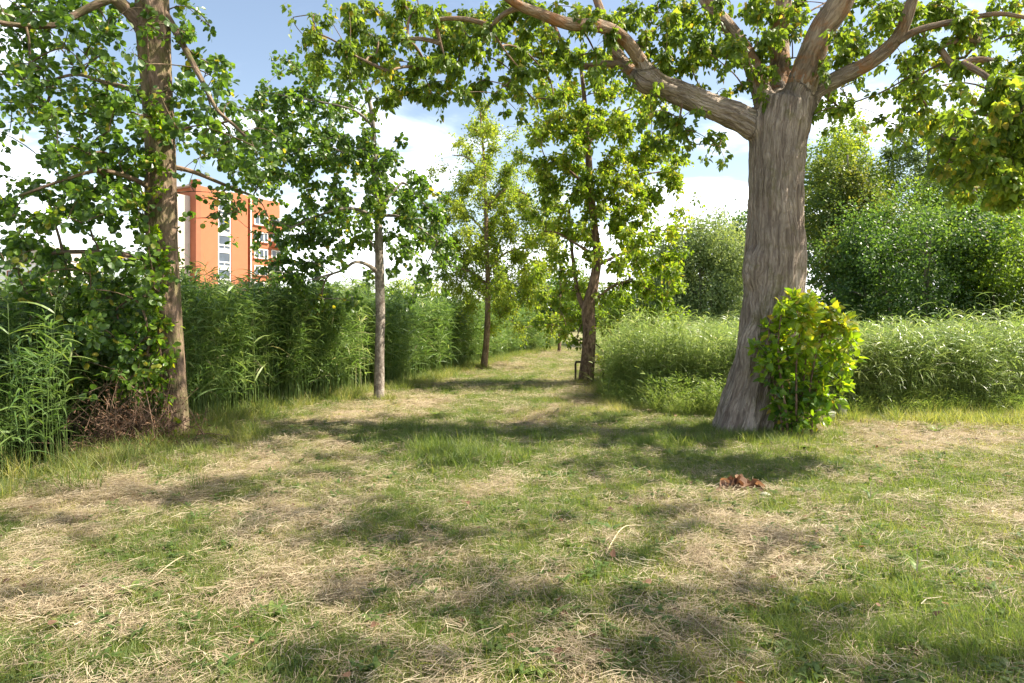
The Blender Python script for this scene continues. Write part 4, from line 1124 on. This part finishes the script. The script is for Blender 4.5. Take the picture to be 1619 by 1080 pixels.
bg_tree('dense_bush', 'big dark green bush with shiny leaves behind the right reeds', 'bush', 1455, 308, 560, 148, 24, 46000, 'dark_leaf', .115, trunk=False, lumps=70, lumpr=.27, tint=.05)
bg_tree('dense_bush', 'yellow green bush at the right edge behind the reeds', 'bush', 1615, 325, 560, 95, 22, 20000, 'light_leaf', .11, trunk=False, lumps=46, seed=3, tint=-.1)
bg_tree('olive_tree', 'olive brown leaved tree just right of the poplar trunk', 'tree', 1340, 228, 540, 92, 27, 44000, 'olive_leaf', .125, lumps=48, seed=4, tint=-.05)
bg_tree('ash_tree', 'light green tree crown showing above the olive brown tree', 'tree', 1318, 196, 470, 84, 40, 32000, 'light_leaf', .17, lumps=34, seed=5)
bg_tree('open_tree', 'thin open crowned tree against the sky above the big dark bush', 'tree', 1465, 160, 352, 84, 38, 13000, 'grey_leaf', .15, lumps=40, open_=1., seed=6, lumpr=.22, tint=-.25)
bg_tree('leafy_tree', 'yellowish leafy tree at the far right above the bushes', 'tree', 1592, 140, 480, 108, 30, 50000, 'light_leaf', .13, lumps=44, seed=7)
bg_tree('leafy_tree', 'mid green tree between the thin open crowned tree and the big dark bush', 'tree', 1500, 250, 500, 88, 34, 30000, 'light_leaf', .14, lumps=48, seed=27, tint=-.2)
bg_tree('willow_tree', 'rounded grey green willow beyond the reeds left of the poplar trunk', 'tree', 1104, 338, 545, 84, 45, 42000, 'grey_leaf', .17, lumps=54, seed=8, weep=.5, tmpl=T_DIAM, tint=.0)
bg_tree('willow_tree', 'lower pale grey green willow left of the rounded willow', 'tree', 1055, 392, 545, 56, 49, 22000, 'grey_leaf', .18, lumps=40, seed=31, weep=.5, tint=.08)
bg_tree('broad_tree', 'dark green tree half hidden behind the poplar trunk', 'tree', 1185, 326, 545, 76, 50, 24000, 'dark_leaf', .20, lumps=40, seed=9)
bg_tree('low_tree', 'low green trees beyond the right reeds near the forked tree', 'tree', 1010, 446, 540, 50, 58, 9000, 'light_leaf', .22, lumps=28, seed=10, tint=-.3)
bg_tree('low_tree', 'dark rounded tree behind the end of the path', 'tree', 872, 425, 545, 48, 66, 9000, 'dark_leaf', .26, lumps=30, seed=12, tint=-.05)
bg_tree('hazy_tree', 'grey green distant tree behind the cone shaped young tree', 'tree', 806, 418, 520, 40, 85, 7000, 'far_leaf', .32, lumps=26, seed=13)
bg_tree('low_tree', 'grey dark tree between the forked tree and the willow', 'tree', 955, 452, 545, 45, 70, 8000, 'grey_leaf', .26, lumps=26, seed=14, tint=-.2)
bg_tree('round_bush', 'yellow green bush above the reeds right of the slim grey trunk', 'bush', 655, 428, 545, 52, 48, 11000, 'light_leaf', .19, lumps=34, seed=15, trunk=False)
bg_tree('round_bush', 'pale green bush above the reeds left of the slim grey trunk', 'bush', 552, 452, 545, 52, 52, 9000, 'light_leaf', .20, lumps=34, seed=16, trunk=False)
bg_tree('conifer', 'tiny dark conifer on the horizon left of the slim grey trunk', 'tree', 577, 444, 505, 9, 110, 1800, 'far_leaf', .35, lumps=12, seed=17, lumpr=.5)
bg_tree('round_bush', 'green bush above the reeds below the left side of the brick tower', 'bush', 720, 448, 545, 40, 55, 7000, 'light_leaf', .2, lumps=24, seed=18, trunk=False, tint=-.2)['label'] = 'bush above the reeds just left of the cone shaped young tree'
bg_tree('leafy_tree', 'green tree crown behind the sapling at the end of the path', 'tree', 925, 440, 540, 36, 54, 7000, 'light_leaf', .2, lumps=24, seed=19)
# far wood closing the horizon
B = []
n = 60000
a_ = rng.uniform(-1.05, 1.05, n); dd = rng.uniform(150, 190, n)
xx = dd*np.sin(a_); yy = dd*np.cos(a_)
hh = 3.2+4.2*fbm(a_*22, a_*0+2, 1., 3, 3)
zz = rng.random(n)**.7*hh
P_ = np.stack([xx, yy, zz], -1)
V, T, A_ = leaves_np(P_, rand_dir(n), rand_dir(n)+np.array([0, -.6, .3]), rng.uniform(.6, 1.3, n), T_DIAM, rng.random(n))
tag(link('woods', mesh_np('woods', V, T, M['far_leaf'], A_)), 'low band of distant woods along the horizon', kind='stuff')

# ---- sucker bush at the foot of the poplar
DS = 9.25
sb = empty('sucker_bush', (at(1262, 690, DS)[0], DS, 0), 'bright lime green leafy bush at the foot of the poplar trunk', 'bush')
stems = [limb([(1240+k_*7, 695, 5), (1232+k_*9, 640, 4, z_), (1215+k_*15, 560, 3, z_), (1212+k_*18+6, 480+abs(k_-2)*10, 2, z_)], DS) for k_, z_ in ((0, .0), (1, -.2), (2, .1), (3, -.2), (4, .0), (5, -.1), (6, .1))]
for P_, R_ in stems:
    V, T, A_ = tube_path(P_, R_, 6, .1)
    link('stem', mesh_np('stem', V, T, M['brown_bark'], A_, smooth=True), sb)
sbl = []
for px, py, r_, n_, ti_ in ((1255, 470, 24, 70, .35), (1235, 478, 20, 40, .25), (1285, 475, 20, 50, .4), (1245, 505, 28, 90, .25), (1280, 510, 28, 90, .35), (1312, 492, 18, 50, .4), (1215, 520, 18, 30, .15), (1230, 540, 26, 70, .2),
                            (1268, 545, 30, 100, .3), (1305, 530, 24, 70, .35), (1335, 515, 20, 60, .45), (1345, 540, 18, 40, .3), (1320, 560, 24, 70, .25), (1200, 548, 18, 40, .2), (1215, 570, 24, 80, .05), (1250, 580, 30, 110, .05),
                            (1290, 590, 28, 90, .1), (1335, 580, 22, 50, .25), (1225, 605, 26, 90, -.1), (1260, 620, 28, 100, -.1), (1300, 625, 28, 80, .05), (1335, 610, 18, 30, .2), (1235, 645, 24, 80, -.1), (1268, 660, 26, 70, -.05), (1300, 655, 20, 40, .1), (1240, 672, 20, 40, -.1)):
    for _ in range(2):
        c = at(px+rng.uniform(-5, 5), py+rng.uniform(-5, 5), DS+rng.uniform(-.38, .32))
        rr = r_*DS/F
        sbl.append((c, (rr, rr*1.2, rr), n_*.62, ti_))  # tint lighter at top right, darker low left: sun and shade in leaf colour
make_crown(sb, [s_[0][::3] for s_ in stems], sbl, .118, T_DELTA, 'sucker_leaf', 'brown_bark', leafname='foliage', per_twig=6, droop=.2, flat=.8, hang=.1, single=295, grow_r=.003)

# ---- dead brush under the alder
db = empty('dead_brush', (at(200, 705, 8.5)[0], 8.5, 0), 'heap of dead brown brush beside the left waterside trunk', 'brush')
n = 260
P0 = np.stack([rng.normal(at(205, 0, 8.5)[0], .36, n), rng.normal(8.5, .25, n), rng.uniform(-.05, .3, n)], -1)
P2 = P0+rand_dir(n)*rng.uniform(.25, .7, (n, 1))+np.array([.05, 0, .22]); P2[:, 2] = np.clip(P2[:, 2], .02, 1.05)
V, T, A_ = bez_tubes(P0, (P0+P2)/2+rand_dir(n)*.1, P2, np.full(n, .006), np.full(n, .002), 4, 4)
tag(link('twigs', mesh_np('twigs', V, T, M['brown_bark'], A_), db), kind='stuff')
n = 2200
c_ = P0[rng.integers(0, 260, n)]; c2 = P2[rng.integers(0, 260, n)]
P_ = P0[(ii := rng.integers(0, 260, n))]*(1-(q := rng.random((n, 1))))+P2[ii]*q+rng.normal(0, .04, (n, 3))
P_[:, 2] = np.maximum(P_[:, 2], .02)
V, T, A_ = leaves_np(P_, rand_dir(n), rand_dir(n), rng.uniform(.03, .07, n), T_NARROW, rng.random(n))
tag(link('foliage', mesh_np('foliage', V, T, M['dead_leaf'], A_), db), kind='stuff')

# ------------------------------------------------------------------ buildings
def boxes_mesh(name, bx, mat, frame):
    """bx: list of (u0,u1,n0,n1,z0,z1) in a facade frame; frame = origin, u axis, n axis"""
    o_, u_, n_ = [np.array(v, float) for v in frame]
    V, T = [], []
    for (u0, u1, n0, n1, z0, z1) in bx:
        k_ = len(V)
        for z_ in (z0, z1):
            for (uu, nn) in ((u0, n0), (u1, n0), (u1, n1), (u0, n1)):
                V.append(o_+u_*uu+n_*nn+np.array([0, 0, z_]))
        T += [[k_+a_ for a_ in f] for f in ((0, 3, 2, 1), (4, 5, 6, 7), (0, 1, 5, 4), (1, 2, 6, 5), (2, 3, 7, 6), (3, 0, 4, 7))]
    me = mesh_np(name, V, T, mat)
    bm = bmesh.new(); bm.from_mesh(me); bmesh.ops.recalc_face_normals(bm, faces=bm.faces); bm.to_mesh(me); bm.free()
    return me
M['brick'] = plain_mat('brick', (.40, .14, .068), noise=.04, nscale=.6)
M['brick_dark'] = plain_mat('brick_dark', (.36, .12, .065), noise=.08, nscale=.6)
M['grey_panel'] = plain_mat('grey_panel', (.62, .52, .47), noise=.08, nscale=.5)
M['white_paint'] = plain_mat('white_paint', (.80, .79, .76), noise=.04, rough=.5)
M['window_glass'] = plain_mat('window_glass', (.06, .08, .11), rough=.12, spec=.7, noise=.2, nscale=.5)
M['concrete'] = plain_mat('concrete', (.34, .34, .27), noise=.2, nscale=14, bump=.01)
fr = ((-50.5, 109, 0), (.479, .878, 0), (.878, -.479, 0))
tw_ = empty('brick_tower', (-50.5, 109, 0), 'orange brick apartment tower with white stair windows behind the reeds', 'building')
def bp_(name, bx, mat, parent=None):
    return link(name, boxes_mesh(name, bx, M[mat], fr), tw_ if parent is None else parent)
bp_('wall', [(.7, 4.17, -9, 0, 0, 24.0), (6.77, 10.15, -9, 0, 0, 24.0), (4.17, 6.77, -9, -.35, 0, 23.4), (10.15, 10.62, -9, -.9, 0, 23.4), (10.62, 17.3, -9, -.05, 0, 23.9)], 'brick')
bp_('corner_pier', [(-.15, .7, -1.2, .25, 0, 24.9)], 'brick_dark')
bp_('roof', [(-.3, 17.5, -9.3, -1.2, 23.95, 24.15)], 'grey_panel')
bp_('side_wall', [(-3.0, .65, -4.5, -1.25, 0, 22.3)], 'grey_panel')
bp_('drainpipe', [(10.66, 10.86, -.04, .12, 0, 23.6)], 'white_paint')
def sub_(name, bx, mat, par):
    o_ = bpy.data.objects.new(name, boxes_mesh(name, bx, M[mat], fr)); sc.collection.objects.link(o_)
    o_.parent = par; return o_
for k_ in range(8):
    zc_ = 18.4-2.85*k_+2.85
    if zc_ < 1.5: continue
    w = bp_('window', [(4.2, 4.4, -.3, -.1, zc_-1.4, zc_+1.4), (6.55, 6.74, -.3, -.1, zc_-1.4, zc_+1.4), (4.4, 6.55, -.3, -.1, zc_-1.4, zc_-1.18), (4.4, 6.55, -.3, -.1, zc_-.72, zc_-.5), (4.4, 6.55, -.3, -.1, zc_+.95, zc_+1.4), (5.4, 5.55, -.3, -.1, zc_-1.18, zc_-.72)], 'white_paint')
    sub_('pane', [(4.4, 6.55, -.3, -.2, zc_-.5, zc_+.95)], 'window_glass', w)
    sub_('pane', [(4.4, 5.4, -.3, -.2, zc_-1.18, zc_-.72)], 'window_glass', w)
    sub_('pane', [(5.55, 6.55, -.3, -.2, zc_-1.18, zc_-.72)], 'window_glass', w)
for k_ in range(-1, 6):
    zc_ = 17.1-2.93*k_
    w = bp_('window', [(11.5, 11.65, -.04, .10, zc_-.85, zc_+.85), (12.5, 12.65, -.04, .10, zc_-.7, zc_+.7), (13.5, 13.65, -.04, .10, zc_-.7, zc_+.7), (14.3, 14.45, -.04, .10, zc_-.85, zc_+.85), (11.65, 14.3, -.04, .10, zc_+.7, zc_+.85), (11.65, 14.3, -.04, .10, zc_-.85, zc_-.7)], 'white_paint')
    for u0, u1 in ((11.65, 12.5), (12.65, 13.5), (13.65, 14.3)):
        sub_('pane', [(u0, u1, -.04, .03, zc_-.7, zc_+.7)], 'window_glass', w)
    sub_('sill', [(11.3, 14.6, -.04, .22, zc_-1.0, zc_-.855)], 'brick_dark', w)
    bl_ = bp_('balcony', [(15.2, 17.6, -.04, 1.1, zc_-1.5, zc_-1.3), (15.2, 17.6, 1.0, 1.1, zc_-1.3, zc_-.5), (15.2, 15.3, -.04, 1.0, zc_-1.3, zc_-.5), (17.5, 17.6, -.04, 1.0, zc_-1.3, zc_-.5)], 'brick')
    w = bp_('window', [(15.3, 15.42, -.04, .08, zc_-.9, zc_+.9), (16.3, 16.42, -.04, .08, zc_-.9, zc_+.8), (17.1, 17.22, -.04, .08, zc_-.9, zc_+.9), (15.42, 17.1, -.04, .08, zc_+.8, zc_+.9)], 'white_paint')
    sub_('pane', [(15.42, 16.3, -.04, .02, zc_-1.2, zc_+.8)], 'window_glass', w); sub_('pane', [(16.42, 17.1, -.04, .02, zc_-1.2, zc_+.8)], 'window_glass', w)
# pale building at the left edge
fr2 = ((-74, 88, 0), (1, 0, 0), (0, -1, 0))
pb = empty('pale_building', (-66, 88, 0), 'pale pinkish low building glimpsed through leaves at the left edge', 'building')
link('wall', boxes_mesh('wall', [(0, 14, -9, 0, 0, 9.4)], M['white_paint'], fr2), pb)
link('upper_storey', boxes_mesh('upper_storey', [(8.5, 14, -9, -.3, 9.45, 12.0)], M['grey_panel'], fr2), pb)
for k_ in range(3):
    for j_ in range(5):
        w = link('window', boxes_mesh('window', [(.8+j_*2.7, .9+j_*2.7, 0, .08, 1.2+k_*2.9, 2.8+k_*2.9), (2.3+j_*2.7, 2.4+j_*2.7, 0, .08, 1.2+k_*2.9, 2.8+k_*2.9), (.9+j_*2.7, 2.3+j_*2.7, 0, .08, 2.7+k_*2.9, 2.8+k_*2.9)], M['brick_dark'], fr2), pb)
        o_ = bpy.data.objects.new('pane', boxes_mesh('pane', [(.9+j_*2.7, 2.3+j_*2.7, 0, .03, 1.2+k_*2.9, 2.7+k_*2.9)], M['window_glass'], fr2)); sc.collection.objects.link(o_); o_.parent = w

# ------------------------------------------------------------------ small things on the meadow
def on_ground(px, py):
    d = ground_d(py); x_ = (px-CX)*d/F
    return np.array([x_, d, float(height(np.array([x_]), np.array([d]))[0])])

# metal hoop by the forked tree
M['rusty_metal'] = plain_mat('rusty_metal', (.10, .085, .05), rough=.7, noise=.3, nscale=20, metal=.3)
hp = on_ground(910, 604)
hoop = empty('metal_hoop', hp, 'low rusty metal hoop rail standing behind the forked tree trunk', 'railing')
P_ = catmull([hp+np.array([0, 0, -.1]), hp+np.array([0, 0, .3]), hp+np.array([0, 0, .5]), hp+np.array([.03, .0, .545])], 14)
V, T, A_ = tube_path(P_, np.full(14, .028), 10); link('post', mesh_np('post', V, T, M['rusty_metal'], A_, smooth=True), hoop)
V, T, A_ = tube_path(P_+np.array([.75, .12, 0]), np.full(14, .028), 10); link('post', mesh_np('post', V, T, M['rusty_metal'], A_, smooth=True), hoop)
V, T, A_ = tube_path(np.linspace(P_[-1]-np.array([.03, 0, 0]), P_[-1]+np.array([.76, .12, 0]), 8), np.full(8, .028), 10); link('rail', mesh_np('rail', V, T, M['rusty_metal'], A_, smooth=True), hoop)

def rock(name, c, s3, mat, label, cat, seed=0, squareness=0.):
    bm = bmesh.new(); bmesh.ops.create_icosphere(bm, subdivisions=3, radius=1)
    for v in bm.verts:
        q = v.co.copy()
        if squareness:
            mx_ = max(abs(q.x), abs(q.y), abs(q.z)); q = q.lerp(q/mx_*.85, squareness)
        f_ = 1+.22*mnoise.noise(q*1.7+Vector((seed, 0, 0)))+.07*mnoise.noise(q*5)
        v.co = Vector((q.x*s3[0]*f_, q.y*s3[1]*f_, q.z*s3[2]*f_))
    me = bpy.data.meshes.new(name); bm.to_mesh(me); bm.free(); me.materials.append(M[mat])
    for p_ in me.polygons: p_.use_smooth = True
    o_ = bpy.data.objects.new(name, me); sc.collection.objects.link(o_); o_.location = tuple(c)
    return tag(o_, label, cat)
c_ = on_ground(1331, 664); rock('concrete_post', c_+np.array([0, 0, .16]), (.075, .06, .22), 'concrete', 'short pale worn concrete post right of the lime green bush', 'post', 3, .8)
c_ = on_ground(1306, 664); rock('stone', c_+np.array([0, 0, .06]), (.15, .12, .12), 'concrete', 'dull grey stone half sunk in grass beside the lime green bush', 'stone', 5, .4)
c_ = on_ground(1209, 787); rock('stone', c_+np.array([0, 0, .02]), (.045, .035, .022), 'concrete', 'small whitish stone beside the curled brown leaves on the grass', 'stone', 8)

# pile of curled dead leaves
c_ = on_ground(1162, 776)
lp = empty('leaf_pile', c_, 'small pile of curled rust brown dead leaves on the sunny grass', 'leaves')
dead = []
for k_ in range(4):
    g_ = 5
    U, W_ = np.meshgrid(np.linspace(-.5, .5, g_), np.linspace(-.5, .5, g_))
    r_ = np.maximum(.4, 1-.6*np.abs(U*W_)*4); X_ = U*(1-W_**2*1.4); Y_ = W_
    Z_ = .55*(np.abs(X_)**1.5)+.35*W_**2+rng.normal(0, .02, U.shape)
    V = np.stack([X_, Y_, Z_*(.6+.25*k_)], -1).reshape(-1, 3)
    i_ = (np.arange(g_-1)[:, None]*g_+np.arange(g_-1)[None]).ravel()
    dead.append(mesh_np('leaf', V, np.stack([i_, i_+1, i_+g_+1, i_+g_], -1), M['dead_leaf'], {'tint': np.full(len(V), .35+.2*k_)}, smooth=True))
for k_ in range(26):
    ob = bpy.data.objects.new('leaf', dead[k_ % 4]); sc.collection.objects.link(ob); ob.parent = lp
    s_ = random.uniform(.07, .13)
    sx = random.gauss(-.05, .10) if k_ < 18 else random.gauss(.16, .07)
    ob.location = (sx, random.gauss(0, .05), .03+random.random()*(.07 if k_ < 18 else .02)); ob.rotation_euler = (random.uniform(-1.2, 1.2), random.uniform(-1.2, 1.2), random.uniform(0, 6.28)); ob.scale = (s_,)*3

# curved dry stalks
def stalk(pts, r0, label, mat='straw_stalk'):
    P_ = catmull([on_ground(a, b)+np.array([0, 0, z]) for a, b, z in pts], 22)
    V, T, A_ = tube_path(P_, np.linspace(r0, r0*.4, 22), 8, .05)
    tag(link('dry_stalk', mesh_np('dry_stalk', V, T, M[mat], A_, smooth=True)), label, 'stalk', 'dry stalks lying on the grass')
M['straw_stalk'] = plain_mat('straw_stalk', (.55, .45, .28), noise=.15, nscale=20)
stalk([(955, 890, .02), (968, 870, .05), (985, 850, .06), (1005, 843, .05), (1040, 838, .02)], .005, 'hooked pale dry stalk lying on the grass in the middle')
stalk([(1065, 950, .02), (1120, 1010, .05), (1190, 1070, .03)], .004, 'long straight pale stalk lying in the grass at the lower right')
stalk([(225, 935, .02), (280, 895, .05), (335, 870, .03)], .004, 'long thin pale stalk on the shaded grass at lower left')
stalk([(480, 905, .03), (560, 900, .04), (640, 890, .02)], .003, 'thin straw stalk lying level below the left straw patch')

# broad leaved weeds
def weed(px, py, n_, ln, wd, up, label, mat='herb', h=0.):
    c_ = on_ground(px, py); ln *= 1.35; wd *= 1.3; n_ = int(n_*1.4)
    root = empty('weed_plant', c_, label, 'plant', 'weeds dotted over the meadow')
    for k_ in range(n_):
        a_ = 6.283*k_/n_+random.uniform(-.3, .3); l_ = ln*random.uniform(.7, 1.15); u_ = up*random.uniform(.6, 1.4)
        z_ = h*k_/max(1, n_-1)
        V, T, A_ = ribbons(np.array([[0, 0, .01+z_]]), unit(np.array([[math.cos(a_), math.sin(a_), u_]])), np.array([[math.cos(a_)*.1, math.sin(a_)*.1, -.45]]), np.array([l_]), np.array([wd]), np.array([random.uniform(0, .5)]), 5,
                         side=np.array([[-math.sin(a_), math.cos(a_), .1]]))
        ob = bpy.data.objects.new('leaf', mesh_np('leaf', V, T, M[mat], A_, smooth=True)); sc.collection.objects.link(ob); ob.parent = root
    if h:
        V, T, A_ = tube_path(np.array([[0, 0, -.02], [.01, 0, h*.5], [0, .01, h*1.05]]), np.array([.005, .004, .002]), 6)
        ob = bpy.data.objects.new('stem', mesh_np('stem', V, T, M['straw_stalk'], A_)); sc.collection.objects.link(ob); ob.parent = root
weed(42, 898, 12, .13, .035, .5, 'dark rosette of broad leaves on the straw at the left edge')
weed(95, 985, 8, .08, .03, .6, 'little green weed in the lower left straw')
weed(208, 940, 10, .10, .026, .9, 'bright green leafy weed on shaded grass at lower left')
weed(430, 972, 12, .11, .028, .8, 'bright green weed tuft below the left straw patch')
weed(600, 862, 14, .14, .03, .6, 'dark green broad leaved weed clump in the central grass')
weed(1375, 800, 16, .12, .02, .9, 'upright bright green weed on the sunny grass below the bush', h=.28)
weed(1448, 920, 10, .10, .016, .9, 'slender upright weed stem in the straw at lower right', h=.26)
weed(1270, 712, 14, .14, .04, .8, 'bright yellow green weed just below the lime bush')
weed(1480, 685, 12, .22, .022, 1.4, 'spiky grass plant alone on the sunlit straw at right')
weed(1475, 752, 12, .12, .035, .5, 'low broad weed in the shaded strip at right')
weed(855, 1062, 10, .09, .028, .7, 'small green weed at the bottom centre')
weed(690, 655, 10, .2, .03, .8, 'leafy weed on top of the tall grass tuft beside the path')

# single reeds that stand out against the tower and the dark gap
def single_reed(px, ytop, d, label, ln=(0, 0), n_=15, s=1.):
    x_ = at(px, HY, d)[0]; zt = at(px, ytop, d)[2]
    root = empty('reed', (x_, d, -.3), label, 'reed', 'single reeds standing out from the reed bed')
    H = zt+.3
    P_ = catmull([[0, 0, 0], [ln[0]*.3, ln[1]*.3, H*.5], [ln[0], ln[1], H]], 14)
    V, T, A_ = tube_path(P_, np.linspace(.0055, .002, 14), 6)
    ob = bpy.data.objects.new('stem', mesh_np('stem', V, T, M['reed'], {'tint': np.full(len(V), .5)}, smooth=True)); sc.collection.objects.link(ob); ob.parent = root
    for k_ in range(n_):
        t_ = .38+.6*k_/(n_-1); j_ = int(t_*13); a_ = (k_ % 2)*math.pi+random.uniform(-.7, .7)+.2
        V, T, A_ = ribbons(P_[j_][None], unit(np.array([[math.cos(a_), math.sin(a_)*.6, random.uniform(.5, 1.3)]])), np.array([[math.cos(a_)*.2, 0, -random.uniform(.4, .9)]]), np.array([random.uniform(.35, .55)*s]), np.array([.03*s]),
                           np.array([random.uniform(.1, .7)]), 6)
        ob = bpy.data.objects.new('leaf', mesh_np('leaf', V, T, M['reed'], A_)); sc.collection.objects.link(ob); ob.parent = root
single_reed(312, 385, 11.5, 'tall bent reed in front of the left corner of the brick tower', (-.15, 0), 8)
single_reed(345, 400, 12, 'tall reed in front of the white stair windows of the tower', (-.25, 0))
single_reed(395, 395, 12, 'tall reed in front of the right half of the brick tower', (.2, 0), 7)
single_reed(70, 470, 6.9, 'tall pale stemmed reed in the dark gap at the left edge', (.12, 0), 10, .9)
single_reed(20, 480, 7.0, 'tall reed at the very left edge of the picture', (-.05, 0), 10, .9)
single_reed(108, 530, 7.2, 'reed with one broad hanging leaf in the dark gap', (-.08, 0), 8, .9)
